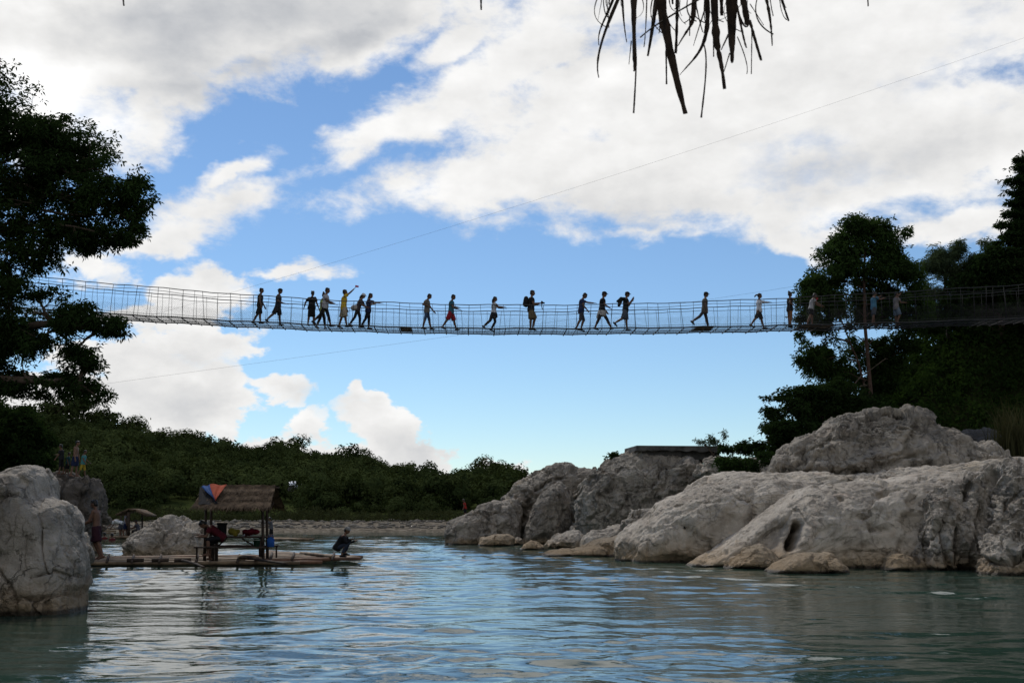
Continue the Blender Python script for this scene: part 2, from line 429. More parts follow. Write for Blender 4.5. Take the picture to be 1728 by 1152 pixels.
# ================================================================ water
def build_water():
    azd = np.concatenate([np.linspace(-180, -40, 30, endpoint=False), np.linspace(-40, -29, 14, endpoint=False),
                          np.linspace(-29, 29, 900), np.linspace(29.5, 40, 14), np.linspace(44, 176, 29)])
    r = np.concatenate([[.6], np.geomspace(1.5, 4, 14, endpoint=False), np.geomspace(4, 130, 900), np.geomspace(134, 9000, 26)])
    A, Rr = np.meshgrid(np.radians(azd), r, indexing='ij')
    X, Y = Rr * np.sin(A), Rr * np.cos(A)
    step = np.gradient(r)[None, :] * np.ones_like(A)
    rg = np.random.default_rng(3)
    Z = np.zeros_like(X)
    P = np.stack([X.ravel(), Y.ravel(), 0 * X.ravel()], -1)
    sel = (Rr.ravel() < 140)
    patch = np.ones(X.size); wx = np.zeros(X.size); wy = np.zeros(X.size)
    patch[sel] = .58 + .95 * fbm(P[sel] * np.array([.11, .2, 1]), 3, seed=5) + .45 * fbm(P[sel] * np.array([.5, .9, 1]), 2, seed=8)
    wx[sel] = .6 * fbm(P[sel] * .5, 3, seed=21); wy[sel] = .6 * fbm(P[sel] * .5, 3, seed=31)
    patch = np.clip(patch, .12, 1.5).reshape(X.shape); Xw = X + wx.reshape(X.shape); Yw = Y + wy.reshape(X.shape)
    for i in range(64):
        lam = 10 ** rg.uniform(np.log10(.17), np.log10(1.7))
        th = rg.normal(pi / 2 + .1, .52) if i % 5 else rg.uniform(0, 2 * pi)
        k = 2 * pi / lam
        amp = .00165 * lam ** 1.0
        w = sstep(2.0, 4.5, lam / step)
        ph = k * (cos(th) * Xw + sin(th) * Yw) + rg.uniform(0, 6.28)
        sh = 2.6 * (.5 + .5 * np.sin(ph)) ** 2.2 - 1.0
        pk = 1.0 if lam > .7 else np.clip(.35 + 1.5 * vnoise(np.stack([Xw.ravel() * .55 / lam ** .5, Yw.ravel() * 1.1 / lam ** .5, 0 * Xw.ravel() + i * 7.7], -1), i), 0, 1.6).reshape(X.shape)
        Z += amp * w * sh * pk
    Z *= patch * sstep(130, 60, Rr)
    V = np.stack([X, Y, Z], -1).reshape(-1, 3)
    na, nr = X.shape
    i, j = np.meshgrid(np.arange(na), np.arange(nr - 1), indexing='ij')
    i2 = (i + 1) % na
    F = np.stack([i * nr + j, i * nr + j + 1, i2 * nr + j + 1, i2 * nr + j], -1).reshape(-1, 4)
    V = np.vstack([V, [[0, 0, 0]]])
    a = np.arange(na); a2 = (a + 1) % na
    F3 = np.stack([np.full(na, len(V) - 1), a * nr, a2 * nr], -1)
    m, nt, out = new_mat('river_water')
    tc = nt.n('ShaderNodeTexCoord').outputs['Object']
    turb = nt.noise(tc, .05, 4, .55)
    col = nt.mix(turb, (.020, .044, .031), (.034, .064, .046))
    h = nt.m('ADD', nt.noise(nt.mapv(tc, sc=(.6, 1, 1)), 9, 3, .55, .5), nt.m('MULTIPLY', nt.noise(nt.mapv(tc, sc=(.5, 1, 1)), 2.4, 3, .5, .6), 2.2))
    b = nt.n('ShaderNodeBump', {'Strength': 1.0, 'Distance': .003, 'Height': h})
    p = nt.n('ShaderNodeBsdfPrincipled', {'Base Color': col, 'Roughness': .02, 'IOR': 1.333, 'Normal': b.outputs[0]})
    nt.link(p.outputs[0], out.inputs[0])
    return tag(obj('river_water', np_mesh('river_water', V, [F, F3]), m), kind='structure')
build_water()

# ================================================================ far bank, hills, side banks
RIDGE = np.array([[-900, 640], [-300, 672], [0, 712], [80, 722], [160, 728], [240, 750], [330, 764], [400, 775], [470, 777], [520, 785], [600, 792], [650, 805],
                  [700, 815], [760, 819], [800, 812], [830, 806], [872, 814], [900, 835], [1000, 856], [1150, 862], [1500, 866], [2600, 866]], float)
def ridge_y(X):  # depth of the ridge line
    return 215 + 18 * np.sin(X * .021 + 1)
def hill_z(X, Y):
    px, _ = proj(np.stack([X, Y, 0 * X], -1))
    Yr = ridge_y(X)
    ry = np.interp(px, RIDGE[:, 0], RIDGE[:, 1])
    zr = np.maximum(at(px, ry, 1.0)[..., 2] - CAMH, .002) * Yr + CAMH
    t = np.clip((Y - 112) / (Yr - 112), 0, 1.25)
    P = np.stack([X * .03, Y * .03, 0 * X], -1)
    z = .75 + (zr - .75) * np.where(t < 1, t ** .85, 1 - (t - 1) * .8)
    return z + np.where((t > 0) & (t < .95), 1.2, .15) * fbm(P.reshape(-1, 3), 3, seed=40).reshape(X.shape) * np.minimum(t * 3, 1)

def grid_mesh(name, xs, ys, zf):
    X, Y = np.meshgrid(xs, ys, indexing='ij')
    Z = zf(X, Y)
    V = np.stack([X, Y, Z], -1).reshape(-1, 3)
    n, m = X.shape
    i, j = np.meshgrid(np.arange(n - 1), np.arange(m - 1), indexing='ij')
    F = np.stack([i * m + j, (i + 1) * m + j, (i + 1) * m + j + 1, i * m + j + 1], -1).reshape(-1, 4)
    return np_mesh(name, V, F)

def ground_mat(name, a, b, sc, peb=0):
    m, nt, out = new_mat(name)
    tc = nt.n('ShaderNodeTexCoord').outputs['Object']
    c = nt.mix(nt.ss(nt.noise(tc, sc, 7, .65), .35, .65), a, b)
    if peb:
        v = nt.n('ShaderNodeTexVoronoi', {'Vector': tc, 'Scale': peb})
        c = nt.mix(.55, c, nt.mix(nt.n('ShaderNodeSeparateXYZ', {0: v.outputs['Color']}).outputs[0], tuple(x * .45 for x in a), tuple(min(.8, x * 1.9) for x in b)))
    p = nt.n('ShaderNodeBsdfPrincipled', {'Base Color': c, 'Roughness': .9, 'Specular IOR Level': 0.0})
    nt.link(p.outputs[0], out.inputs[0])
    return m
M_hill = ground_mat('hill_grass', (.022, .030, .010), (.05, .062, .02), .08)
M_gravel = ground_mat('river_gravel', (.10, .085, .065), (.17, .145, .112), .5, 4.0)
M_sand = ground_mat('bank_sand', (.19, .15, .11), (.26, .21, .155), .3)
M_earth = ground_mat('dark_earth', (.025, .03, .012), (.05, .055, .022), .6)

tag(obj('hills', grid_mesh('hills', np.linspace(-260, 420, 180), np.concatenate([np.linspace(110, 280, 70), np.geomspace(290, 1500, 12)]), hill_z), M_hill), kind='structure')
def gravel_z(X, Y):
    e = 96 + 1.2 * np.sin(X * .11) + 3.0 * sstep(-30, -60, X)
    z = np.interp(Y - e, [-6, 0, 1.5, 5, 9, 18], [-.5, -.02, .25, .42, .80, .86])
    return z + .05 * fbm(np.stack([X * .5, Y * .5, 0 * X], -1).reshape(-1, 3), 3, seed=3).reshape(X.shape)
tag(obj('gravel_bank', grid_mesh('gravel_bank', np.linspace(-130, 160, 260), np.linspace(90, 114, 60), gravel_z), M_gravel), kind='structure')

def left_z(X, Y):
    t = sstep(np.where(Y < 36, -.52, -.425), -.66, X / Y)
    return -.6 + t * 5.2 + .5 * fbm(np.stack([X * .3, Y * .3, 0 * X], -1).reshape(-1, 3), 3, seed=9).reshape(X.shape)
tag(obj('left_bank', grid_mesh('left_bank', np.linspace(-120, -5, 120), np.concatenate([np.linspace(13, 37, 18), np.linspace(38, 112, 60)]), left_z), M_earth), kind='structure')

def right_top(X):
    return np.interp(X, [4, 9, 12, 15, 17, 19, 21, 24, 30, 60], [1.0, 2.0, 3.8, 6.2, 8.0, 10.3, 11.6, 12.6, 13.2, 15])
def right_z(X, Y):
    s = sstep(43.5, 58, Y) * .97 - .25 * sstep(60, 80, Y)
    z = -.5 + (right_top(X * np.minimum(1, 50 / Y)) + .5) * s
    return z + .4 * fbm(np.stack([X * .35, Y * .35, 0 * X], -1).reshape(-1, 3), 3, seed=15).reshape(X.shape)
tag(obj('right_hillside', grid_mesh('right_hillside', np.linspace(6, 110, 120), np.concatenate([np.linspace(40, 62, 50), np.linspace(64, 112, 20)]), right_z), M_earth), kind='structure')

def build_pebbles():
    r_ = np.random.default_rng(77); mb = MB(); V0, F0 = ico(1)
    n = 1800; X = r_.uniform(-62, 20, n); Y = 97 + 12 * r_.random(n) ** 1.3; Z = gravel_z(X, Y)
    for i in range(n):
        s_ = r_.uniform(.08, .24) * (2.0 if r_.random() < .04 else 1)
        mb.add(V0 * np.array([s_ * r_.uniform(.8, 1.6), s_, s_ * .6]) + np.array([X[i], Y[i], Z[i] + .03]), F0)
    tag(obj('pebbles', mb, simple('pebble_stone', (.135, .118, .095), .9, .6, .7)), kind='stuff')
build_pebbles()
# ================================================================ hanging bridge
BY0, BSL, BW = 46.2, .04, 1.5
def on_bridge_plane(px, py, off=0.0):
    px = np.asarray(px, float); py = np.asarray(py, float)
    Y = np.full(px.shape, BY0 + off)
    for _ in range(4):
        P = at(px, py, Y); Y = BY0 + off + BSL * P[..., 0]
    return at(px, py, Y)
def curve_fit(pts, deg=5):
    a = np.array(pts, float); P = on_bridge_plane(a[:, 0], a[:, 1])
    c = np.polyfit(P[:, 0], P[:, 2], deg)
    lo, hi = P[0, 0], P[-1, 0]; d = np.polyder(c)
    def f(x):
        x = np.asarray(x, float); xc = np.clip(x, lo, hi)
        return np.polyval(c, xc) + np.polyval(d, xc) * (x - xc)
    return f
deck_z = curve_fit([(0, 517), (160, 527), (320, 536), (400, 542), (560, 548.5), (680, 551), (820, 553.5), (960, 554), (1090, 552.8), (1220, 550.5), (1360, 548.5), (1530, 543), (1728, 536)])
rail_z = curve_fit([(0, 462), (90, 470), (200, 479.5), (320, 489), (400, 497), (540, 505.5), (680, 511), (820, 514), (960, 514.5), (1090, 512), (1220, 507.5), (1340, 502), (1530, 492), (1728, 480)])
BX0, BX1 = -25.0, 25.0
def bp(x, side, z):  # side 0 = near edge, 1 = far edge
    return np.array([x - BSL * BW * side, BY0 + BSL * x + BW * side, z])
_dz, _rz = deck_z, rail_z
deck_z = lambda x: _dz(x) + .014 * np.sin(np.asarray(x) * 1.7) + .010 * np.sin(np.asarray(x) * 3.9 + 1)
rail_z = lambda x: _rz(x) + .016 * np.sin(np.asarray(x) * 1.3 + 2) + .010 * np.sin(np.asarray(x) * 4.6)
bridge = thing('suspension_bridge', 'long sagging footbridge of cables and wire mesh hung across the river', 'bridge', bp(0, 0, float(deck_z(0))))
bo = np.array(bridge.location)
xs = np.linspace(BX0 - 3, BX1 + 3, 140)
def cable(side, zf, r, name='cable', mat=M_cable):
    mb = MB(); tube(mb, [bp(x, side, zf(x)) - bo for x in xs], r, 6); return obj(name, mb, mat, bridge)
for side in (0, 1):
    cable(side, lambda x: rail_z(x), .019, 'rail_cable')
    cable(side, lambda x: rail_z(x) - .15 - .03 * np.sin(x * 1.3 + side), .011, 'rail_cable')
    cable(side, lambda x: deck_z(x), .030, 'deck_cable')
    cable(side, lambda x: deck_z(x) + .10, .008, 'deck_cable')
cable(.5, lambda x: deck_z(x) - .03, .018, 'deck_cable')
rg = np.random.default_rng(11)
hx = np.linspace(BX0, BX1, 100) + rg.normal(0, .045, 100)
stuffh = MB()
for k, x in enumerate(hx):
    for side in (0, 1):
        tilt = rg.normal(0, .05) + .05 * sin(x * .7 + side)
        top = bp(x + tilt, side, float(rail_z(x + tilt)) + .02) - bo; bot = bp(x + (.22 if side else 0), side, float(deck_z(x)) - .03) - bo
        if side == 0:
            mb = MB(); seg(mb, bot, top, 0.0075 if k % 2 else .011, 5); obj('hanger', mb, M_steel, bridge)
        else:
            seg(stuffh, bot, top + np.array([.22, 0, 0]), 0.0075, 5)
o = obj('far_hangers', stuffh, M_steel, bridge); tag(o, kind='stuff')
for k, x in enumerate(hx):
    mb = MB(); a = bp(x, 0, float(deck_z(x)) - .045) - bo; b = bp(x, 1, float(deck_z(x)) - .045) - bo
    e = (b - a) * .05; seg(mb, a - e, b + e, .014 if k % 2 else .022, 6); obj('crossbar', mb, M_cable, bridge)
mb = MB()                                                       # floor grating of thin rods and slats
for t in np.linspace(.08, .92, 8):
    tube(mb, [bp(x, t, float(deck_z(x)) - .005) - bo for x in xs], .0075, 4)
for x in np.arange(BX0 - 2, BX1 + 2, .125):
    seg(mb, bp(x, .01, float(deck_z(x)) + .008) - bo, bp(x, .99, float(deck_z(x)) + .008) - bo, .0045, 4)
obj('deck_grating', mb, M_steel, bridge)
for px_, w in ((684, .25), (1192, .4), (1385, .7)):
    x = float(on_bridge_plane(px_, 552)[0]); mb = MB()
    for k in range(9):
        t0 = .1 + k * .09
        a = bp(x - w, t0, float(deck_z(x - w)) + .02) - bo; b = bp(x + w, t0, float(deck_z(x + w)) + .02) - bo
        c = (a + b) / 2; box(mb, c, (np.linalg.norm(b - a), .085, .012), rz=BSL + rg.normal(0, .02), ry=-atan2(b[2] - a[2], 2 * w))
    obj('deck_mat', mb, M_bamboo, bridge)
for side in (0, 1):                                             # chain link along both sides
    mb = MB(); d = .085; hgt = .72
    for s in (-1, 1):
        for x in np.arange(BX0 - 1, BX1 + 1, d):
            z0 = float(deck_z(x)); x1 = x + s * hgt
            a = bp(x, side, z0 + .02) - bo; b = bp(x1, side, min(float(deck_z(x1)) + hgt, float(rail_z(x1)) - .15)) - bo
            seg(mb, a, b, .0022, 3)
    obj('chain_link_mesh', mb, M_steel, bridge)
# end posts of the bridge, inside the trees
for x, in ((BX0 - 2.5,), (BX1 + 2.5,)):
    for side in (0, 1):
        mb = MB(); p = bp(x, side, 0) - bo; zt = float(rail_z(x)) + 1.6 - bo[2]
        seg(mb, (p[0], p[1], -8.0 if x < 0 else -4.0), (p[0], p[1], zt), .16, 10, .13); obj('end_post', mb, M_concrete, bridge)

def span(name, label, pts, r, cat):
    P = np.array([at(a, b, c) for a, b, c in pts])
    t = np.linspace(0, 1, len(P)); tt = np.linspace(0, 1, 60)
    Q = np.stack([np.polyval(np.polyfit(t, P[:, k], min(3, len(P) - 1)), tt) for k in range(3)], -1)
    mb = MB(); tube(mb, Q, r, 5)
    return tag(obj(name, mb, M_cable, loc=Q[0]), label, cat)
span('overhead_cable', 'thin cable climbing steeply across the sky above the bridge to the upper right', [(1800, 35, 70), (1728, 65, 70), (1500, 150, 69), (1200, 244, 68), (900, 336, 67), (700, 398, 66), (560, 442, 65), (440, 480, 64), (330, 512, 63), (200, 545, 62), (60, 580, 61)], .005, 'cable')
span('stay_cable', 'thin guy cable passing diagonally below and behind the bridge deck', [(150, 652, 52), (190, 644, 52), (400, 617, 52), (600, 590, 52), (760, 567, 51.5), (960, 541, 51), (1100, 519, 51), (1200, 503, 51), (1345, 482, 51), (1420, 470, 51)], .004, 'cable')
# ================================================================ people
_colm = {}
def cloth(col, name='cloth'):
    k = (tuple(col), name)
    if k not in _colm: _colm[k] = simple(name, col, .85, .18, 9, .15, .25)
    return _colm[k]
SKIN = [simple('brown_skin', (.14, .072, .044), .6, .1, 20, .3), simple('tan_skin', (.20, .11, .07), .6, .1, 20, .3)]
HAIR = simple('black_hair', (.010, .008, .007), .5, .3, 30, .4)
DARKEYE = simple('dark_eyes', (.01, .008, .007), .3, 0, 5, .5)
LIPS = simple('lips', (.20, .07, .055), .5, .1, 20, .3)

def remesh(mb, voxel, smooth=3):
    me = mb.mesh('tmp'); o = bpy.data.objects.new('tmp', me); COL.objects.link(o)
    m = o.modifiers.new('r', 'REMESH'); m.mode = 'VOXEL'; m.voxel_size = voxel; m.use_smooth_shade = True
    s = o.modifiers.new('s', 'SMOOTH'); s.factor = .5; s.iterations = smooth
    dg = bpy.context.evaluated_depsgraph_get(); dg.update()
    out = bpy.data.meshes.new_from_object(o.evaluated_get(dg))
    bpy.data.objects.remove(o); bpy.data.meshes.remove(me)
    return out

def loft(mb, rings, n=16):
    """rings: (centre, X axis, Y axis, rx, ry)"""
    a = np.linspace(0, 2 * pi, n, endpoint=False); m = len(rings); V = []
    for c, X, Yv, rx, ry in rings:
        V.append(np.asarray(c) + np.cos(a)[:, None] * rx * np.asarray(X) + np.sin(a)[:, None] * ry * np.asarray(Yv))
    V = np.concatenate(V)
    i, j = np.meshgrid(np.arange(m - 1), np.arange(n), indexing='ij')
    F = np.stack([i * n + j, i * n + (j + 1) % n, (i + 1) * n + (j + 1) % n, (i + 1) * n + j], -1).reshape(-1, 4)
    k = len(V); V = np.vstack([V, rings[0][0], rings[-1][0]]); j = np.arange(n); j2 = (j + 1) % n; b = (m - 1) * n
    mb.add(V, [F, np.stack([np.full(n, k), j2, j], -1), np.stack([np.full(n, k + 1), b + j, b + j2], -1)])

def cap_tube(mb, a, b, r0, r1, n=10):
    a = np.asarray(a, float); b = np.asarray(b, float); T = nrm(b - a)
    pts = [a - T * r0 * .9, a - T * r0 * .6, a, b, b + T * r1 * .6, b + T * r1 * .9]
    tube(mb, pts, [r0 * .4, r0 * .8, r0, r1, r1 * .8, r1 * .4], n)

class Rig: pass
def rig(p):
    """joint positions of a 1.72 m figure facing +x; angles in degrees, forward positive"""
    r = Rig(); l = R(p.get('lean', 3)); h = R(p.get('lean', 3) + p.get('head', 5))
    r.u = np.array([sin(l), 0, cos(l)]); r.f = np.array([cos(l), 0, -sin(l)]); r.s = np.array([0, 1., 0])
    tw = R(p.get('twist', 0)); r.ss = np.array([-sin(tw) * cos(l), cos(tw), 0.0])
    r.hu = np.array([sin(h), 0, cos(h)]); r.hf = np.array([cos(h), 0, -sin(h)])
    turn = R(p.get('turn', 0)); r.hs = np.array([-sin(turn) * cos(h), cos(turn), 0]); r.hs = nrm(r.hs); r.hf = nrm(np.cross(r.hs, r.hu))
    P = np.array([0, 0, .93]); r.P = P; r.female = p.get('female', False); r.w = .9 if r.female else 1.0
    r.neck0 = P + r.u * .50; r.neck1 = r.neck0 + r.hu * .09 + r.hf * .012
    r.head = r.neck1 + r.hu * .10 + r.hf * .022
    r.arms, r.legs = [], []
    for side, key in ((1, 'armL'), (-1, 'armR')):
        s, e, ab = (list(p.get(key, (5, 15, 8))) + [8])[:3]
        S = P + r.u * .455 + r.ss * side * .172 * r.w
        def dr(a, ab): return nrm(np.array([sin(R(a)) * cos(R(ab)), side * sin(R(ab)), -cos(R(a)) * cos(R(ab))]))
        E = S + dr(s, ab) * .285; fd = dr(s + e, ab * .5); Wr = E + fd * .25
        r.arms.append((S, E, Wr, fd, side))
    for side, key in ((1, 'legL'), (-1, 'legR')):
        a, k = p.get(key, (0, 3))[:2]; ab = p.get('stance', 3)
        Hp = P + r.s * side * .09 + np.array([0, 0, -.03])
        def dr2(a): return nrm(np.array([sin(R(a)), side * sin(R(ab)), -cos(R(a))]))
        K = Hp + dr2(a) * .42; A = K + dr2(a - k) * .41
        phi = a - k; fa = R(max(0, -phi) * .75) if phi < 0 else -R(min(phi, 25) * .5)
        if len(p.get(key, ())) > 2: fa = R(p[key][2])
        fd = np.array([cos(fa), 0, -sin(fa)]); fu = np.array([sin(fa), 0, cos(fa)])
        r.legs.append((Hp, K, A, fd, fu, side))
    return r

def torso_rings(r, g=0.0, lo=-.10, hi=.52, hem=0.0, top=True):
    t = [(-.10, .095, .150), (-.02, .110, .165), (.08, .100, .146), (.18, .096, .140), (.30, .110, .158), (.40, .104, .178), (.455, .085, .165), (.49, .062, .10), (.52, .052, .062)]
    if r.female: t = [(-.10, .10, .160), (-.02, .112, .170), (.08, .092, .132), (.18, .086, .122), (.30, .115, .142), (.40, .095, .155), (.455, .078, .145), (.49, .056, .085), (.52, .048, .055)]
    ks = np.array(t); out = []
    for d in np.linspace(lo, hi, 14):
        rx = np.interp(d, ks[:, 0], ks[:, 1]) + g; ry = np.interp(d, ks[:, 0], ks[:, 2]) + g
        k = sstep(.25, lo, d) * hem
        w = sstep(-.05, .35, d); S = nrm(r.s * (1 - w) + r.ss * w)
        out.append((r.P + r.u * d, nrm(np.cross(S, r.u)), S, rx + k, ry + k))
    return out

def body_mesh(r, p, voxel):
    mb = MB()
    loft(mb, torso_rings(r))
    cap_tube(mb, r.neck0 - r.u * .03, r.neck1 + r.hu * .03, .056, .050)
    M = np.stack([r.hf, r.hs, r.hu], 1)
    def hp(x, y, z): return r.head + M @ np.array([x, y, z])
    ell(mb, hp(-.004, 0, .018), (.098, .076, .098), M); ell(mb, hp(.022, 0, -.045), (.068, .060, .072), M)
    ell(mb, hp(.055, 0, -.088), (.028, .030, .022), M, 2)
    cap_tube(mb, hp(.082, 0, .018), hp(.104, 0, -.022), .011, .015, 8)
    for sd in (1, -1):
        ell(mb, hp(-.006, sd * .078, -.005), (.026, .012, .034), M, 2); ell(mb, hp(.080, sd * .033, .004), (.012, .016, .012), M, 2)
    ell(mb, hp(.083, 0, -.055), (.012, .026, .010), M, 2)
    for S, E, Wr, fd, side in r.arms:
        ell(mb, S, (.058, .055, .06)); cap_tube(mb, S, E, .054, .042); m = E * .65 + Wr * .35
        cap_tube(mb, E, m, .042, .041); cap_tube(mb, m, Wr, .041, .029)
        # palm, four fingers of unequal length and a thumb from the side of the palm
        up = nrm(np.cross(fd, r.s)) if abs(fd[1]) < .95 else np.array([0, 0, 1.]); w = nrm(np.cross(up, fd)); 
        if abs(fd[2]) > .75: w, up = nrm(np.cross(np.array([0, 1., 0]), fd)), np.array([0, 1., 0])
        pc = Wr + fd * .045
        MM = np.stack([fd, w, up], 1)
        ell(mb, pc, (.058, .040, .018), MM, 2)
        curl = .45
        for k, (yy, ln) in enumerate(((-.029, .062), (-.010, .076), (.010, .082), (.029, .070))):
            b0 = pc + fd * .045 + w * yy; b1 = b0 + fd * ln * .5 - up * ln * .12 * curl; b2 = b1 + fd * ln * .42 - up * ln * .42 * curl
            cap_tube(mb, b0, b1, .0095, .0088, 6); cap_tube(mb, b1, b2, .0088, .0075, 6)
        b0 = pc - fd * .015 + w * .036; b1 = b0 + fd * .032 + w * .024; b2 = b1 + fd * .032 + w * .004
        cap_tube(mb, b0, b1, .012, .0105, 6); cap_tube(mb, b1, b2, .0105, .009, 6)
    for Hp, K, A, fd, fu, side in r.legs:
        cap_tube(mb, Hp, K, .088, .058); m = K * .7 + A * .3 - fd * .012
        cap_tube(mb, K, m, .057, .060); cap_tube(mb, m, A, .059, .037)
        heel = A - fd * .045 - fu * .045; toe = A + fd * .145 - fu * .058
        cap_tube(mb, heel, A + fd * .05 - fu * .035, .036, .038); cap_tube(mb, A + fd * .03 - fu * .038, toe, .038, .024)
        for q in (-1, 0, 1): cap_tube(mb, toe + r.s * q * .022, toe + fd * .022 + r.s * q * .024, .016, .012, 6)
    me = remesh(mb, voxel, 2)
    me.materials.append(p.get('skin', SKIN[0])); me.materials.append(DARKEYE); me.materials.append(LIPS)
    # eyes and mouth
    n = len(me.polygons); c = np.empty(n * 3, np.float32); me.polygons.foreach_get('center', c); c = c.reshape(-1, 3)
    mi = np.zeros(n, np.int32)
    for sd in (1, -1): mi[np.linalg.norm(c - hp(.086, sd * .033, .004), axis=1) < .014] = 1
    L = (c - hp(.094, 0, -.055)) @ M
    mi[(np.abs(L[:, 0]) < .02) & (np.abs(L[:, 1]) < .024) & (np.abs(L[:, 2]) < .009)] = 2
    me.polygons.foreach_set('material_index', mi)
    return me, hp, M

def person(label, loc, height, yaw, p, group=None, voxel=.012):
    r = rig(p); root = thing('person', label, 'person', group=group)
    me, hp, M = body_mesh(r, p, voxel)
    c = np.empty(len(me.vertices) * 3, np.float32); me.vertices.foreach_get('co', c); zmin = c.reshape(-1, 3)[:, 2].min()
    if p.get('zref') is not None: zmin = p['zref']
    kids = [obj('body', me, None, root)]
    def part(name, mb, mat, vox=.016, sm=4):
        kids.append(obj(name, remesh(mb, vox, sm), mat, root)); return kids[-1]
    top = p.get('top')
    if top:
        mb = MB(); ln = top.get('len', .12); g = top.get('g', .018) + .012
        loft(mb, torso_rings(r, g, -ln, .49, top.get('hem', .012)))
        sl = top.get('sleeve', .6)
        for S, E, Wr, fd, side in r.arms:
            if sl <= 0: ell(mb, S, (.05, .045, .06)); continue
            e = S + (E - S) * min(sl, 1)
            tube(mb, [S - r.ss * side * .03, S + (e - S) * .3, e], [.072, .076, .062 if sl > .9 else .076], 12)
            if sl > 1: cap_tube(mb, E, E + (Wr - E) * (sl - 1), .050, .040)
        kids_t = part(p.get('top_name', 'shirt'), mb, cloth(top['c'], 'shirt_cloth'))
    bot = p.get('bottom')
    if bot:
        mb = MB(); kind = bot.get('kind', 'shorts'); cover = bot.get('len', .85); g = bot.get('g', .022)
        loft(mb, torso_rings(r, .016, -.12, .04))
        if kind == 'skirt':
            kn = np.mean([l[1] for l in r.legs], 0); d = kn - r.P; f = bot.get('flare', .10); Tn = nrm(-d)
            X = nrm(np.cross(r.s, Tn)); 
            spread = abs(r.legs[0][1][0] - r.legs[1][1][0]) / 2
            loft(mb, [(r.P + np.array([0, 0, .05]), X, r.s, .115, .165)] + [(r.P + d * cover * t, X, r.s, .13 + f * t + spread * t, .17 + f * .6 * t) for t in (.2, .5, .8, 1)])
        else:
            for Hp, K, A, fd, fu, side in r.legs:
                if cover <= 1:
                    e = Hp + (K - Hp) * cover; tube(mb, [Hp + np.array([0, 0, .03]), Hp + (e - Hp) * .4, e], [.095 + g * .3, .086 + g, .076 + g * 1.3], 12)
                else:
                    e = K + (A - K) * (cover - 1); cap_tube(mb, Hp, K, .092, .064 + g * .3); tube(mb, [K, (K + e) / 2, e], [.064 + g * .3, .060, .048 + g * .4], 12)
        part(p.get('bottom_name', kind if kind != 'shorts' else 'shorts'), mb, cloth(bot['c'], 'trouser_cloth'))
    tie = p.get('tie')
    if tie:
        mb = MB(); loft(mb, [(r.P + r.u * d, r.f, r.s, rx, ry) for d, rx, ry in ((.06, .12, .165), (0, .135, .185), (-.10, .155, .20), (-.20, .17, .205), (-.28, .165, .19))])
        cap_tube(mb, r.P + r.f * .13 + r.u * .02, r.P + r.f * .19 - r.u * .20, .035, .03); cap_tube(mb, r.P - r.f * .10 - r.u * .1, r.P - r.f * .17 - r.u * .36, .07, .05)
        part('tied_jacket', mb, cloth(tie, 'jacket_cloth'))
    shoe = p.get('shoe')
    if shoe:
        for Hp, K, A, fd, fu, side in r.legs:
            mb = MB(); cap_tube(mb, A - fd * .045 - fu * .045, A + fd * .06 - fu * .04, .046, .046); cap_tube(mb, A + fd * .03 - fu * .046, A + fd * .165 - fu * .058, .045, .034)
            part('shoe', mb, cloth(shoe, 'shoe_leather'))
    hair = p.get('hair', 'short'); mb = MB()
    def H(x, y, z): return hp(x, y, z)
    ell(mb, H(-.022, 0, .042), (.098, .086, .092), M)
    ell(mb, H(-.060, 0, -.012), (.060, .076, .075), M)
    for k in range(10):
        a = k * .63; ell(mb, H(-.02 + .07 * cos(a), .06 * sin(a), .09 + .02 * sin(k * 2.1)), (.032, .030, .024), M, 2)
    if hair == 'long': loft(mb, [(H(-.055, 0, .05), r.hf, r.hs, .05, .085), (H(-.075, 0, -.06), r.hf, r.hs, .045, .085), (H(-.088, 0, -.16), r.hf, r.hs, .035, .08), (H(-.092, 0, -.28), r.hf, r.hs, .022, .06)])
    if hair == 'pony':
        a = H(-.11, 0, .05); b = H(-.19, 0, .02); c_ = H(-.25, .0, -.10); tube(mb, [a, b, (b + c_) / 2 + M @ np.array([-.02, 0, 0]), c_], [.03, .042, .036, .012], 8)
    if hair == 'tail': tube(mb, [H(-.09, 0, .0), H(-.12, 0, -.08), H(-.115, 0, -.18), H(-.10, 0, -.26)], [.05, .05, .04, .015], 8)
    if hair == 'bun': ell(mb, H(-.07, 0, .145), (.042, .042, .038), M); cap_tube(mb, H(-.05, 0, .09), H(-.07, 0, .13), .03, .03)
    part('hair', mb, HAIR, .010, 3)
    cap = p.get('cap')
    if cap:
        mb = MB(); ell(mb, H(-.008, 0, .058), (.114, .097, .082), M); sg = -1 if p.get('capback') else 1
        loft(mb, [(H(sg * .085, 0, .036 + .012 * q), r.hf, r.hs, .085, .072) for q in (0, 1)])
        part('cap', mb, cloth(cap, 'cap_cloth'), .010, 2)
    hat = p.get('bag')
    s = height / 1.72
    root.scale = (s, s, s)
    root.rotation_euler = (0, 0, yaw)
    root.location = (loc[0], loc[1], loc[2] - zmin * s)
    root['_r'] = 0; del root['_r']
    cz, sz = cos(yaw), sin(yaw)
    def w(q): q = np.asarray(q, float) * s; return np.array([cz * q[0] - sz * q[1], sz * q[0] + cz * q[1], q[2]]) + np.array(root.location)
    r.world = w; r.scale = s; r.M = M; r.hp = hp
    return r

def held(name, label, cat, mb, mat, loc, vox=None):
    me = remesh(mb, vox, 3) if vox else mb.mesh(name)
    return tag(obj(name, me, mat, loc=loc), label, cat)

def deck_pt(px, side=.5):
    q = on_bridge_plane(px, 552, BW * side)
    x = q[0] + BSL * BW * side
    return np.array([q[0], q[1], float(deck_z(x)) + .02])

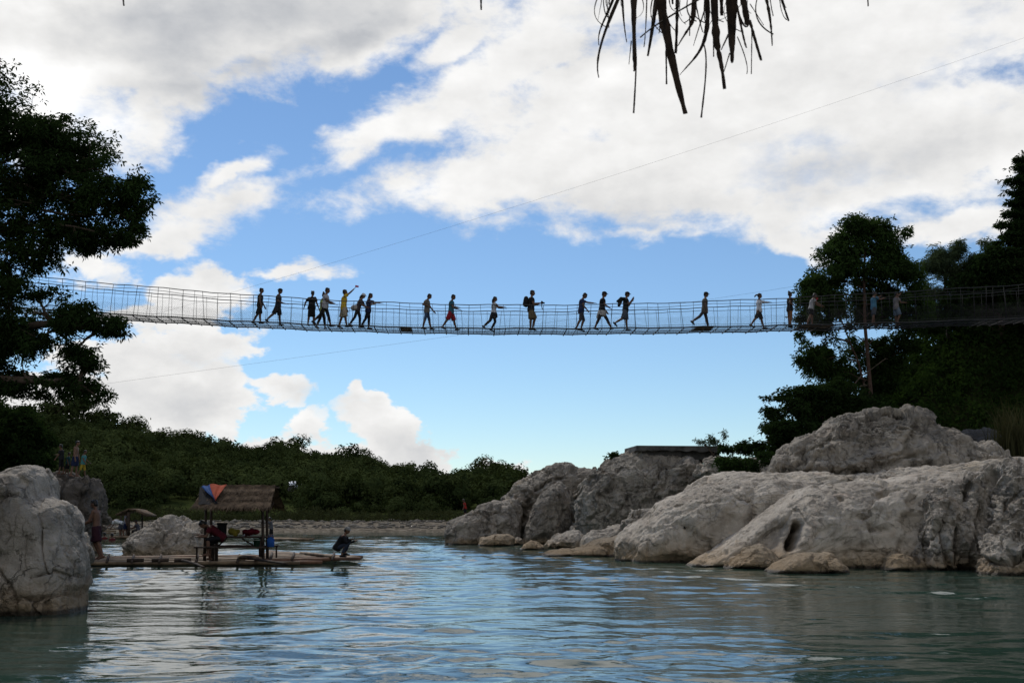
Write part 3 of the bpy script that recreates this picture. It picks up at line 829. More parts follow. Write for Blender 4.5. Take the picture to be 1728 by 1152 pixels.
NAVY, BLACK, CHAR = (.02, .028, .075), (.012, .012, .013), (.035, .036, .04)
GB = 'people walking across the hanging bridge'
def bperson(px, h, yaw, label, side=.5, **p): return person(label, deck_pt(px, side), h, R(yaw), p, GB)

bperson(437, 1.55, 0, 'leftmost person on the bridge in black vest and long dark shorts with arms down', top=dict(c=(.022, .022, .024), sleeve=.15), bottom=dict(c=BLACK, len=1.0, g=.03), armL=(8, 20), armR=(4, 12), legL=(-16, 12), legR=(8, 4), shoe=BLACK, head=0)
bperson(468, 1.57, 0, 'person in dark shirt wearing a backward dark cap stepping ahead of the leftmost person', top=dict(c=(.03, .032, .04), sleeve=.7), bottom=dict(c=(.02, .02, .025), len=1.0, g=.028), armL=(5, 75), armR=(0, 70), legL=(9, 4), legR=(-24, 22), cap=BLACK, capback=True, shoe=BLACK)
bperson(525, 1.50, 75, 'person in a loose black knee length dress reaching one arm out to the rail', .3, top=dict(c=(.010, .010, .011), sleeve=.7, g=.03), bottom=dict(kind='skirt', c=(.010, .010, .011), len=1.05, flare=.04), bottom_name='dress', armL=(15, 5, 48), armR=(0, 30, 20), legL=(-4, 4), legR=(5, 10), female=True)
bperson(543, 1.58, 0, 'dark haired person in pale green shirt half hidden behind a walker in light grey shirt', .82, top=dict(c=(.35, .42, .14)), bottom=dict(c=BLACK, len=1.7), armL=(10, 20), armR=(-5, 20), legL=(12, 5), legR=(-10, 12), hair='bun', female=True)
bperson(548, 1.68, 0, 'person in light grey shirt and black trousers striding with one forearm raised', .35, top=dict(c=(.42, .41, .43), len=.14), bottom=dict(c=BLACK, len=1.6), armL=(20, 55), armR=(14, 62), legL=(18, 3), legR=(-26, 18), shoe=BLACK)
q = bperson(579, 1.64, 12, 'person in bright yellow shirt and beige shorts raising an arm to take a picture', top=dict(c=(.55, .36, .03), len=.16), bottom=dict(c=(.38, .31, .22), len=1.0, g=.035), armL=(10, 12), armR=(128, 8, 4), legL=(-9, 6), legR=(12, 3), shoe=BLACK, head=-5)
hnd = q.world(q.arms[1][2] + q.arms[1][3] * .13)
mb = MB(); box(mb, hnd + np.array([.05, -.01, .035]), (.15, .014, .078), ry=.2); box(mb, hnd + np.array([.02, -.02, .05]), (.02, .006, .02), ry=.2)
held('phone', 'red phone held up by the person in yellow shirt', 'phone', mb, cloth((.5, .02, .05), 'red_plastic'), hnd)
q = bperson(603, 1.50, 0, 'stooping person in white cap and dark flowered blouse carrying a pale shoulder bag', .4, top=dict(c=(.06, .05, .055), sleeve=.8), bottom=dict(c=BLACK, len=1.9), lean=20, armL=(30, 40), armR=(12, 50), legL=(14, 14), legR=(-16, 18), hair='tail', cap=(.55, .56, .6), female=True, shoe=BLACK, head=0)
c0 = q.world(q.P + np.array([-.15, -.12, .02])); mb = MB(); ell(mb, c0, (.16, .09, .13)); ell(mb, c0 + np.array([.05, 0, -.03]), (.13, .09, .09)); cap_tube(mb, c0 + np.array([.04, -.02, .1]), q.world(q.P + q.u * .45 + np.array([.02, -.11, .03])), .018, .018)
held('shoulder_bag', 'pale grey shoulder bag on the hip of the stooping person in white cap', 'bag', mb, cloth((.33, .31, .29), 'canvas'), c0, .014)
bperson(621, 1.53, 0, 'person with long black hair in navy shirt stretching one arm to the rail', .6, top=dict(c=NAVY, sleeve=.8, len=.16), bottom=dict(c=(.012, .012, .016), len=1.9), armL=(76, 8), armR=(30, 75), legL=(3, 4), legR=(-13, 16), hair='long', female=True, shoe=BLACK, head=10)
bperson(720, 1.57, 0, 'person in grey brown shirt and blue jean shorts looking down with elbow bent back', top=dict(c=(.16, .135, .11), len=.14), bottom=dict(c=(.05, .08, .15), len=1.05), armL=(26, 14), armR=(-42, 115), legL=(15, 3), legR=(-9, 5), head=20, shoe=(.05, .04, .03), lean=2)
bperson(761, 1.57, 0, 'person in teal shirt and bright red shorts', top=dict(c=(.03, .11, .15), len=.13), bottom=dict(c=(.30, .008, .025), len=1.0, g=.03), armL=(20, 55), armR=(12, 70), legL=(19, 4), legR=(-22, 12), head=12, shoe=(.05, .04, .03))
bperson(833, 1.50, 0, 'woman with long black ponytail in white top with a dark jacket tied round her waist', top=dict(c=(.52, .52, .54), sleeve=.55, len=.02), bottom=dict(c=BLACK, len=1.85), tie=(.014, .014, .018), armL=(52, 34), armR=(48, 38), legL=(10, 38), legR=(-24, 24), hair='tail', female=True, shoe=BLACK, head=2)
q = bperson(896, 1.75, 0, 'stocky person in black shirt and khaki shorts with a backpack holding a camera', top=dict(c=(.018, .018, .02), g=.03, len=.14), bottom=dict(c=(.15, .11, .06), len=1.0, g=.035), armL=(20, 88), armR=(16, 80), legL=(24, 38), legR=(0, 3), shoe=BLACK, head=2)
c0 = q.world(q.P + q.u * .30 + np.array([-.22, 0, 0])); mb = MB(); ell(mb, c0, (.13, .17, .24)); ell(mb, c0 + np.array([-.06, 0, -.08]), (.09, .13, .13)); ell(mb, c0 + np.array([.0, 0, .16]), (.10, .14, .10))
for sd in (1, -1): cap_tube(mb, q.world(q.P + q.u * .46 + np.array([-.1, sd * .13, 0])), q.world(q.P + q.u * .44 + np.array([.1, sd * .13, 0])), .02, .02)
held('backpack', 'round black backpack worn by the stocky person with a camera', 'backpack', mb, cloth((.014, .014, .016), 'nylon'), c0, .016)
hnd = (q.world(q.arms[1][2]) + q.world(q.arms[0][2])) / 2 + np.array([.12, 0, .03]); mb = MB(); box(mb, hnd, (.09, .14, .10)); tube(mb, [hnd + np.array([.03, 0, 0]), hnd + np.array([.12, 0, -.02])], .036, 12); box(mb, hnd + np.array([-.01, 0, .06]), (.05, .05, .03))
cap_tube(mb, hnd + np.array([-.03, .06, -.04]), hnd + np.array([.02, -.02, -.30]), .014, .022); held('camera', 'black camera held in both hands before the stocky person', 'camera', mb, cloth((.012, .012, .013), 'black_plastic'), hnd)
bperson(981, 1.68, 0, 'person in navy shirt and dark shorts looking down with one arm held straight out', top=dict(c=(.022, .03, .075), len=.15), bottom=dict(c=(.045, .045, .06), len=1.05, g=.03), armL=(76, 10), armR=(8, 30), legL=(16, 34), legR=(-6, 20), head=24, lean=6, shoe=BLACK)
bperson(1016, 1.72, 0, 'striding person in dark cap and black shirt with a white cloth tied round the hips', top=dict(c=(.014, .014, .015), len=.05), bottom=dict(c=(.016, .016, .02), len=1.6), tie=(.44, .42, .40), armL=(5, 30), armR=(14, 42), legL=(32, 6), legR=(-20, 4), cap=BLACK, lean=6, shoe=BLACK)
q = bperson(1056, 1.66, 0, 'person in dark cap and grey shorts with a jacket slung over one shoulder', top=dict(c=(.013, .016, .015), len=.14), bottom=dict(c=(.07, .085, .11), len=1.0, g=.028), armL=(30, 115), armR=(20, 125), legL=(6, 2), legR=(-18, 42), cap=BLACK, shoe=BLACK, lean=4)
a = q.world(q.P + q.u * .44 + np.array([-.02, -.1, .04])); mb = MB(); cap_tube(mb, a, a + np.array([-.20, 0, -.02]), .06, .09); cap_tube(mb, a + np.array([-.20, 0, -.02]), a + np.array([-.30, .02, -.30]), .10, .07); cap_tube(mb, a + np.array([-.24, 0, -.02]), a + np.array([-.37, .02, -.12]), .06, .05)
held('jacket', 'black jacket hanging behind the shoulder of the person in grey shorts', 'jacket', mb, cloth((.012, .014, .013), 'jacket_cloth'), a, .018)
bperson(1190, 1.62, 0, 'person in dark cap and brown shirt taking a long stride alone', top=dict(c=(.10, .078, .055), len=.20, hem=.03), bottom=dict(c=(.045, .04, .04), len=1.75), armL=(-8, 25), armR=(-6, 20), legL=(13, 2), legR=(-38, 18), cap=BLACK, shoe=(.03, .025, .02))
bperson(1282, 1.56, 0, 'woman with swinging ponytail in white long sleeved shirt reaching for the rail', top=dict(c=(.55, .55, .58), sleeve=1.85, len=.13), bottom=dict(c=(.028, .028, .03), len=1.0, g=.02), armL=(84, 4), armR=(-16, 8), legL=(17, 2), legR=(-25, 14), hair='pony', female=True, shoe=(.12, .11, .10), lean=1)
bperson(1334, 1.55, 20, 'woman with hair bun in black top and orange brown trousers beside the tree', top=dict(c=(.013, .013, .014), sleeve=.5, len=.16), bottom=dict(c=(.20, .085, .035), len=1.9), armL=(30, 120), armR=(-36, 100), legL=(3, 2), legR=(-5, 5), hair='bun', female=True, shoe=BLACK, head=-4)
q = bperson(1370, 1.50, 0, 'person in white top and black shorts leaning forward with both arms out', top=dict(c=(.30, .29, .29), sleeve=.5, len=.06), bottom=dict(c=BLACK, len=.7), armL=(46, 20), armR=(38, 24), legL=(9, 12), legR=(-14, 10), lean=14, female=True, hair='short', shoe=BLACK, head=10)
c0 = q.world(q.P + q.u * .36 + np.array([.12, -.06, .03])); mb = MB(); cap_tube(mb, c0, c0 + np.array([.10, 0, .10]), .05, .04); cap_tube(mb, c0, c0 + np.array([-.18, 0, -.16]), .02, .02)
held('scarf', 'red scarf across the chest of the person in white top', 'scarf', mb, cloth((.35, .02, .03), 'red_cloth'), c0, .014)
bperson(1476, 1.48, 10, 'person in light blue shirt holding the rail high before the tall tree', top=dict(c=(.06, .15, .22), len=.16), bottom=dict(c=(.06, .065, .075), len=1.0), armL=(105, 5), armR=(70, 40), legL=(6, 3), legR=(-9, 8), head=8)
bperson(1514, 1.46, 10, 'rightmost person on the bridge in pale patterned shirt and pale blue shorts', top=dict(c=(.17, .15, .145), len=.14), bottom=dict(c=(.12, .15, .19), len=.95, g=.03), armL=(125, 10), armR=(30, 60), legL=(4, 4), legR=(16, 40), head=0)

# ---- children on the brown boulders, left bank
def gp(px, py, Y): return at(px, py, Y)
GK = 'children standing on the brown boulders at left'
def kid(px, py, Y, h, yaw, label, g=GK, **p): return person(label, gp(px, py, Y), h, R(yaw), p, g, .013)
kid(102, 800, 40.9, 1.08, 180, 'dark clothed child at the left end of the group on the brown boulders', top=dict(c=(.02, .02, .022), sleeve=.8), bottom=dict(c=(.015, .015, .017), len=1.5), armL=(15, 20), armR=(30, 60), legL=(4, 3), legR=(-6, 5))
kid(113, 802, 41.2, .84, 0, 'smallest child in dark teal shirt between two taller children on the boulders', top=dict(c=(.02, .07, .07)), bottom=dict(c=BLACK, len=1.0), legL=(4, 3), legR=(-4, 5))
kid(125, 804, 41.0, 1.30, 0, 'tallest shirtless child in dark blue shorts standing on the boulders', bottom=dict(c=(.02, .028, .07), len=.95, g=.03), armL=(5, 10), armR=(0, 15), legL=(6, 4), legR=(-6, 4), skin=SKIN[1])
kid(139, 805, 40.6, .98, 0, 'child in teal shirt and yellow shorts at the right end of the boulder group', top=dict(c=(.07, .22, .22)), bottom=dict(c=(.38, .27, .03), len=1.05, g=.03), armL=(15, 40), armR=(10, 30), legL=(10, 3), legR=(-14, 8), head=8)
# ================================================================ raft, hut and the things around it
def wp(px, py, z):  # point on the horizontal plane z seen at (px, py)
    a = at(px, py, 1.0) - np.array([0, 0, CAMH]); t = (z - CAMH) / a[2]
    return np.array([0, 0, CAMH]) + a * t
RZ = .13
raft = thing('bamboo_raft', 'long low bamboo raft carrying the thatched hut and a squatting man', 'raft', wp(380, 950, 0))
ro = np.array(raft.location); rg = np.random.default_rng(5)
def rp(p): return np.asarray(p) - ro
def pole(a, b, r, mat, z, bend=.03, name='bamboo_pole'):
    n = 14; P = np.array([np.asarray(a) + (np.asarray(b) - np.asarray(a)) * t for t in np.linspace(0, 1, n)])
    P[:, 2] = z + bend * np.sin(np.linspace(0, pi, n)) * rg.uniform(-1, 1); rr = np.full(n, r)
    rr = rr * (1 - .18 * np.linspace(0, 1, n)); rr[::3] *= 1.13
    mb = MB(); tube(mb, P - ro, rr, 8); return obj(name, mb, mat, raft)
fl, fr = wp(120, 951, .06), wp(520, 950, .06); bl, br = wp(120, 941, .1), wp(520, 936, .1)
for k in range(15):
    t = k / 14
    a = fl + (bl - fl) * t + np.array([rg.normal(0, .12), 0, 0]); b = fr + (br - fr) * t + np.array([rg.normal(.1, .25), 0, 0])
    pole(a, b, .058, M_bamboo2 if k % 4 == 1 else M_bamboo, .07)
f2, b2 = wp(608, 946, .06), wp(606, 940.5, .1); f1, b1 = wp(430, 950, .06), wp(455, 932, .1)
for k in range(10):
    t = k / 9
    a = f1 + (b1 - f1) * t; b = f2 + (b2 - f2) * t + np.array([rg.normal(0, .10), 0, 0])
    pole(a, b, .055, M_bamboo2 if k % 3 == 0 else M_bamboo, .125)
pole(wp(508, 933, .2), wp(562, 939, .2), .05, M_bamboo, .20); pole(wp(405, 939, .2), wp(440, 942, .2), .05, M_bamboo, .2)
pole(wp(405, 938, .2), wp(485, 950, .2), .035, M_wood, .19); pole(wp(308, 938, .3), wp(345, 949, .3), .03, M_wood, .2)
for px in (180, 222, 268, 330, 400, 455, 492, 560):
    a, b = wp(px, 951, .1), wp(px + 4, 938, .1); mb = MB(); P = np.array([a, (a + b) / 2, b]); P[:, 2] = .145 if px < 430 else .20
    tube(mb, P - ro, .035, 6); obj('lashing_pole', mb, M_wood, raft)
for px in (228, 308, 270):  # short log ends
    c = wp(px, 949, .1); mb = MB(); tube(mb, [c - ro + np.array([-.2, -.05, .06]), c - ro + np.array([.22, .0, .07])], .05, 8); obj('log_end', mb, M_wood, raft)

# ---- hut
HY = 30.4
def hq(px, py, dy=0.0): return at(px, py, HY + dy)
hut = thing('thatched_hut', 'small open hut with brown thatched roof, table and benches on the bamboo raft', 'hut', hq(395, 949))
ho = np.array(hut.location)
def hseg(name, a, b, r, mat=M_wood, n=8, r2=None):
    mb = MB(); seg(mb, a - ho, b - ho, r, n, r2); return obj(name, mb, mat, hut)
DEP = .62
for dy in (0, DEP):
    for x0, x1 in ((345, 348), (444, 443)):
        a = hq(x0, 949, 0); b = hq(x1, 845, 0); a = a + np.array([0, dy, 0]); b = b + np.array([0, dy, 0]); a[2] = .10
        if dy == DEP: b[0] -= .02; a[0] -= .02
        hseg('post', a, b, .045, r2=.035)
    for s in (-1, 1):  # forked brace under the roof
        c = hq(443, 866) + np.array([0, dy, 0]); hseg('brace', c, c + np.array([.16 * s, 0, .32]), .022)
for px in (357, 437):  # table legs
    for dy in (.15, .5):
        a = hq(px, 949) + np.array([0, dy, 0]); a[2] = .1; b = hq(px, 907) + np.array([0, dy, 0]); hseg('table_leg', a, b, .045 if dy < 1 else .035)
mb = MB(); a, b = hq(352, 906), hq(449, 906)
for k in range(5): box(mb, (a + b) / 2 - ho + np.array([0, .12 + k * .17, 0]), (b[0] - a[0], .155, .04))
obj('table_top', mb, M_wood, hut)
hseg('brace', hq(366, 922, .1), hq(383, 908, .1), .022); hseg('brace', hq(408, 908, .1), hq(430, 921, .1), .022)
for dy in (-.35, 1.25):
    a, b = hq(334, 922.5), hq(453, 922.5); mb = MB()
    for k in range(2): box(mb, (a + b) / 2 - ho + np.array([0, dy + k * .15, 0]), (b[0] - a[0], .13, .04))
    obj('bench', mb, M_wood, hut)
    for px in (337, 449):
        a = hq(px, 947) + np.array([0, dy + .07, 0]); a[2] = .1; b = hq(px, 923) + np.array([0, dy + .07, 0]); hseg('bench_leg', a, b, .026)
# thatched roof: two rough slopes with straw ends
rl, rr_ = hq(342, 820), hq(461, 823); zr = rl[2]; ez = hq(400, 853)[2]
yr = HY + DEP / 2
roof = MB(); straw = MB(); rg = np.random.default_rng(8)
nx, ny = 90, 26
for sgn in (-1, 1):
    for layer in (0, 1):
        s, t = np.meshgrid(np.linspace(0, 1, nx), np.linspace(0, 1, ny), indexing='ij')
        xa = rl[0] - .02 + (rr_[0] - rl[0] + .02) * s + (s - .5) * .12 * t
        z = zr + (.05 if layer == 0 else -.03) + (ez - zr) * t - .05 * np.abs(np.sin(t * pi * 3)) * (1 - layer)
        yv = yr + sgn * (0.8 * t + (.02 if layer == 0 else 0))
        nzv = fbm(np.stack([xa * 9, yv * 2, z * 2], -1).reshape(-1, 3), 3, seed=6).reshape(s.shape)
        z = z + .03 * nzv * (1 - layer); yv = yv + sgn * .02 * nzv; 
        i, j = np.meshgrid(np.arange(nx - 1), np.arange(ny - 1), indexing='ij')
        F = np.stack([i * ny + j, (i + 1) * ny + j, (i + 1) * ny + j + 1, i * ny + j + 1], -1).reshape(-1, 4)
        roof.add(np.stack([xa, yv, z], -1).reshape(-1, 3) - ho, F)
    for k in range(2600):
        s, t = rg.random(), rg.choice([.30, .62, .97, .97, .97]) + rg.normal(0, .05)
        x = rl[0] + (rr_[0] - rl[0]) * s + (s - .5) * .12 * t; p = np.array([x, yr + sgn * (0.8 * t + .04), zr + (ez - zr) * t + .05])
        d = np.array([rg.normal(0, .12), sgn * rg.uniform(.4, .8), (ez - zr) / 0.8 * .6]); d = nrm(d) * rg.uniform(.12, .34); w = np.array([.007, 0, 0])
        straw.add(np.array([p - w, p + w, p + d + w * .4, p + d - w * .4]) - ho, np.array([[0, 1, 2, 3]]))
M_thatch = simple('brown_thatch', (.105, .072, .046), .95, .5, 6, .1, .6)
ob = obj('thatch_roof', roof, M_thatch, hut); obj('straw_fringe', straw, M_thatch, ob)
mb = MB(); seg(mb, rl + np.array([-.1, yr - rl[1], .02]) - ho, rr_ + np.array([.1, yr - rr_[1], .02]) - ho, .03); obj('ridge_pole', mb, M_wood, hut)
for sgn in (-1, 1):
    mb = MB(); z = ez - .02; seg(mb, np.array([rl[0], yr + sgn * .7, z + .08]) - ho, np.array([rr_[0], yr + sgn * .7, z + .08]) - ho, .028); obj('eave_pole', mb, M_wood, hut)
# gable infill at the left end (dark)
# tarp folded over the left end of the roof
def tarp_patch(pts, name, label, col, off):
    mb = MB(); P = np.array(pts); n = 14
    s, t = np.meshgrid(np.linspace(0, 1, n), np.linspace(0, 1, n), indexing='ij')
    G = ((1 - s) * (1 - t))[..., None] * P[0] + (s * (1 - t))[..., None] * P[1] + (s * t)[..., None] * P[2] + ((1 - s) * t)[..., None] * P[3]
    G[..., 1] -= .03 * np.abs(np.sin(s * 9 + t * 3)) + off; G[..., 2] += .02 * np.sin(s * 7)
    V = np.concatenate([G.reshape(-1, 3), G.reshape(-1, 3) + np.array([0, .012, -.008])])
    i, j = np.meshgrid(np.arange(n - 1), np.arange(n - 1), indexing='ij'); F = np.stack([i * n + j, (i + 1) * n + j, (i + 1) * n + j + 1, i * n + j + 1], -1).reshape(-1, 4)
    mb.add(V, [F, F[:, ::-1] + n * n])
    return tag(obj(name, mb, cloth(col, 'tarp_plastic'), loc=P.mean(0)), label, 'tarp')
def roofpt(px, py):  # point on the front slope of the roof
    t = (py - 819) / 34.0; return at(px, py, yr - 0.8 * t - .14)
tarp_patch([roofpt(355, 817), roofpt(384, 817.5), roofpt(366, 843), roofpt(364.5, 843)], 'tarp', 'orange red tarp folded over the left end of the thatched roof', (.42, .085, .04), .09)
tarp_patch([roofpt(341, 821), roofpt(356, 817), roofpt(365, 843.5), roofpt(362, 840)], 'tarp', 'blue tarp hanging beside the orange one on the thatched roof', (.05, .11, .28), .07)
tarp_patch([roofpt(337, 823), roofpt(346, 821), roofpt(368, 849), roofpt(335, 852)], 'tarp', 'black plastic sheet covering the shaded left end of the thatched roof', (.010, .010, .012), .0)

# ---- things on the table and benches
def lathe(mb, c, prof, n=20):
    a = np.linspace(0, 2 * pi, n, endpoint=False); V = []; m = len(prof)
    for r_, z in prof: V.append(np.stack([r_ * np.cos(a), r_ * np.sin(a), np.full(n, z)], -1))
    i, j = np.meshgrid(np.arange(m - 1), np.arange(n), indexing='ij'); F = np.stack([i * n + j, i * n + (j + 1) % n, (i + 1) * n + (j + 1) % n, (i + 1) * n + j], -1).reshape(-1, 4)
    mb.add(np.concatenate(V) + np.asarray(c), F)
tz = hq(400, 905)[2] + .01
c = hq(374, 905, .22); c[2] = tz; mb = MB(); lathe(mb, c, [(.001, 0), (.115, 0), (.125, .05), (.13, .30), (.145, .33), (.145, .355), (.125, .36), (.12, .05), (.001, .04)])
bar = thing('cooking_pot', 'tall black pot standing on the hut table', 'pot', c); obj('pot_body', (lambda m: m)(mb), cloth((.012, .012, .012), 'black_iron'), bar).matrix_parent_inverse = bar.matrix_world.inverted()
bar.location = (0, 0, 0)
def lumpy(name, label, cat, px, py, dy, rx, ry, rz, col, n=6, seed=1):
    c = hq(px, py, dy); c[2] = tz; mb = MB(); r_ = np.random.default_rng(seed)
    for k in range(n): ell(mb, c + np.array([r_.uniform(-.7, .7) * rx, r_.uniform(-.5, .5) * ry, rz * r_.uniform(.3, .75)]), (rx * r_.uniform(.3, .5), ry * .5, rz * r_.uniform(.3, .6)))
    me = remesh(mb, .02, 4); return tag(obj(name, me, cloth(col, 'bundle_cloth'), loc=c), label, cat)
lumpy('bag', 'yellow bags bundled on the hut table beside the black pot', 'bag', 394, 905, .6, .20, .14, .20, (.24, .19, .03), 8, 2)
lumpy('cloth_bundle', 'dark red cloth bundle lying at the right end of the hut table', 'bundle', 423, 905, .5, .24, .16, .19, (.10, .008, .014), 9, 3)
lumpy('white_cup', 'small white plastic packet on the table in front of the red cloth', 'packet', 411, 905, .25, .05, .04, .06, (.5, .5, .52), 3, 4)
bz = hq(400, 922)[2] + .01
c = hq(433, 922, -.28); c[2] = bz; gb = thing('bucket', 'dark green bucket on the bench under the table', 'bucket', (0, 0, 0)); mb = MB(); lathe(mb, c, [(.001, 0), (.075, 0), (.09, .20), (.097, .20), (.097, .215), (.085, .215), (.07, .02), (.001, .02)]); obj('bucket_body', mb, cloth((.02, .055, .03), 'green_plastic'), gb)
mb = MB(); lathe(mb, c, [(.093, .168), (.0935, .185)]); obj('rim_band', mb, cloth((.25, .26, .22), 'white_plastic'), gb)
c = hq(456.5, 922.5, -.1); jb = thing('jug', 'bright blue plastic jug hanging at the right post of the hut', 'jug', (0, 0, 0)); mb = MB(); lathe(mb, c, [(.001, 0), (.085, 0), (.1, .02), (.1, .2), (.075, .24), (.03, .25), (.03, .27), (.001, .275)]); obj('jug_body', mb, cloth((.015, .07, .26), 'blue_plastic'), jb)
mb = MB(); tube(mb, [c + np.array([-.07, 0, .23]), c + np.array([-.05, 0, .32]), c + np.array([.05, 0, .32]), c + np.array([.07, 0, .23])], .01, 6); obj('jug_handle', mb, cloth((.02, .05, .2), 'blue_plastic'), jb)

# ---- people of the raft
GR = 'people on and around the rafts'
person('person in dark red shirt seated bent over at the hut table behind the black pot', hq(372, 948, -.05) * np.array([1, 1, 0]) + np.array([0, 0, .13]), 1.5, R(195), dict(top=dict(c=(.075, .009, .014)), bottom=dict(c=(.012, .012, .014), len=1.1), lean=52, head=8, armL=(20, 70), armR=(25, 75), legL=(82, 86, 0), legR=(60, 66, 0), stance=8), GR)
q = person('person in black jacket and grey cap squatting at the right end of the raft', wp(569, 939, .19) * np.array([1, 1, 0]) + np.array([0, 0, .19]), 1.32, R(-8), dict(top=dict(c=(.012, .012, .014), sleeve=1.8, g=.03), bottom=dict(c=(.025, .032, .05), len=1.8), lean=32, head=-14, armL=(30, 80), armR=(34, 88), legL=(116, 138, 0), legR=(108, 132, 0), stance=9, cap=(.22, .21, .20), shoe=BLACK), GR)
person('wet boy in dark maroon shorts stepping along the raft beside the pale boulder', wp(160, 944, .14), 1.60, R(172), dict(bottom=dict(c=(.035, .012, .018), len=.95, g=.04), lean=6, head=6, armL=(18, 45), armR=(35, 30), legL=(-18, 6), legR=(14, 40), skin=SKIN[0]), GR)
person('person in grey shirt on a raft behind the right hut post', wp(457, 912, .1), 1.15, R(180), dict(top=dict(c=(.10, .10, .11)), bottom=dict(c=BLACK, len=1.0), lean=8, armL=(40, 10), armR=(20, 40), legL=(4, 4), legR=(-6, 6)), GR)
mb = MB()
for k in range(4): a = wp(455 + k, 907.5 + k * .5, .05); b = wp(530 - 3 * k, 908.5 + k * .5, .05); seg(mb, a, b, .06, 6)
tag(obj('bamboo_raft', mb, M_bamboo, loc=wp(490, 908, .0)), 'small bamboo raft floating behind the hut raft and the squatting man', 'raft')

# ---- far hut moored behind the knobbly rock
FY = 66.0
def fq(px, py, dy=0.0): return at(px, py, FY + dy)
fh = thing('raft_hut', 'small far hut with drooping brown roof beyond the knobbly rock', 'hut', fq(217, 905)); fo = np.array(fh.location)
mb = MB()
for (xa, ya), (xb, yb) in (((196, 868), (206, 863.5)), ((206, 863.5), (217, 859)), ((217, 859), (229, 861)), ((229, 861), (247, 870))):
    a, b = fq(xa, ya), fq(xb, yb); c = (a + b) / 2; L = np.linalg.norm(b - a)
    box(mb, c + np.array([0, .9, 0]) - fo, (L + .03, 1.9, .10), ry=-atan2(b[2] - a[2], b[0] - a[0]))
obj('roof', mb, M_thatch, fh)
for px, dy in ((217, .05), (204, 1.7), (240, 1.7)):
    mb = MB(); seg(mb, fq(px, 907, dy) - fo, fq(px, 864, dy) - fo, .09 if px == 217 else .05, 8); obj('post', mb, M_wood, fh)
mb = MB()
for k in range(8): seg(mb, fq(185, 906, -.6 + k * .3) - fo, fq(255, 906, -.6 + k * .3) - fo, .09, 6)
obj('raft_floor', mb, M_bamboo, fh)
person('person in white shirt bending down beside the far hut', fq(203, 905, -.3), 1.45, R(180), dict(top=dict(c=(.60, .60, .60), sleeve=.8), bottom=dict(c=(.06, .06, .07), len=1.0), lean=75, head=10, armL=(40, 10), armR=(30, 10), legL=(8, 20), legR=(-6, 14)), GR)
person('person in pale shirt standing by the post of the far hut', fq(211, 905, .3), 1.5, R(0), dict(top=dict(c=(.22, .22, .25)), bottom=dict(c=NAVY, len=1.0), legL=(4, 4), legR=(-4, 4)), GR)
person('person in dark grey shirt seated low at the right side of the far hut', fq(233, 906, .2), 1.4, R(180), dict(top=dict(c=(.07, .07, .085)), bottom=dict(c=BLACK, len=1.0), lean=15, legL=(85, 85, 0), legR=(75, 75, 0), armL=(40, 30), armR=(40, 30), zref=.45), GR)
mb = MB()
for k in range(3): seg(mb, fq(166, 893 + k * 3.2, 3 - k), fq(196, 892.5 + k * 3.2, 3 - k), .05, 6)
tag(obj('bamboo_raft', mb, M_bamboo, loc=fq(180, 897, 2)), 'bundle of pale bamboo poles floating left of the far hut', 'raft')
for px, py, z, lab in ((177, 909, .02, 'swimmer with only head and shoulders above water left of the knobbly rock'), (190, 911, .0, 'swimmer nearest the far hut showing just a dark head in the water')):
    q = wp(px, py, 0); person(lab, q, 1.5, R(150), dict(top=dict(c=(.12, .02, .02)), zref=1.30, legL=(0, 3), legR=(0, 3), armL=(20, 30), armR=(20, 30)), 'swimmers in the river')
person('person in red shirt peering from behind the leftmost grey rock', at(785, 874, 56.5), .95, R(180), dict(top=dict(c=(.30, .03, .02)), bottom=dict(c=BLACK, len=1.0), lean=10, legL=(4, 4), legR=(-4, 4)), GR)
# ================================================================ boulders
def poly_dist(px, py, pts):
    d = np.full(len(px), 1e9)
    for (x0, y0), (x1, y1) in zip(pts[:-1], pts[1:]):
        dx, dy = x1 - x0, y1 - y0
        t = np.clip(((px - x0) * dx + (py - y0) * dy) / (dx * dx + dy * dy + 1e-9), 0, 1)
        d = np.minimum(d, np.hypot(px - x0 - t * dx, py - y0 - t * dy))
    return d

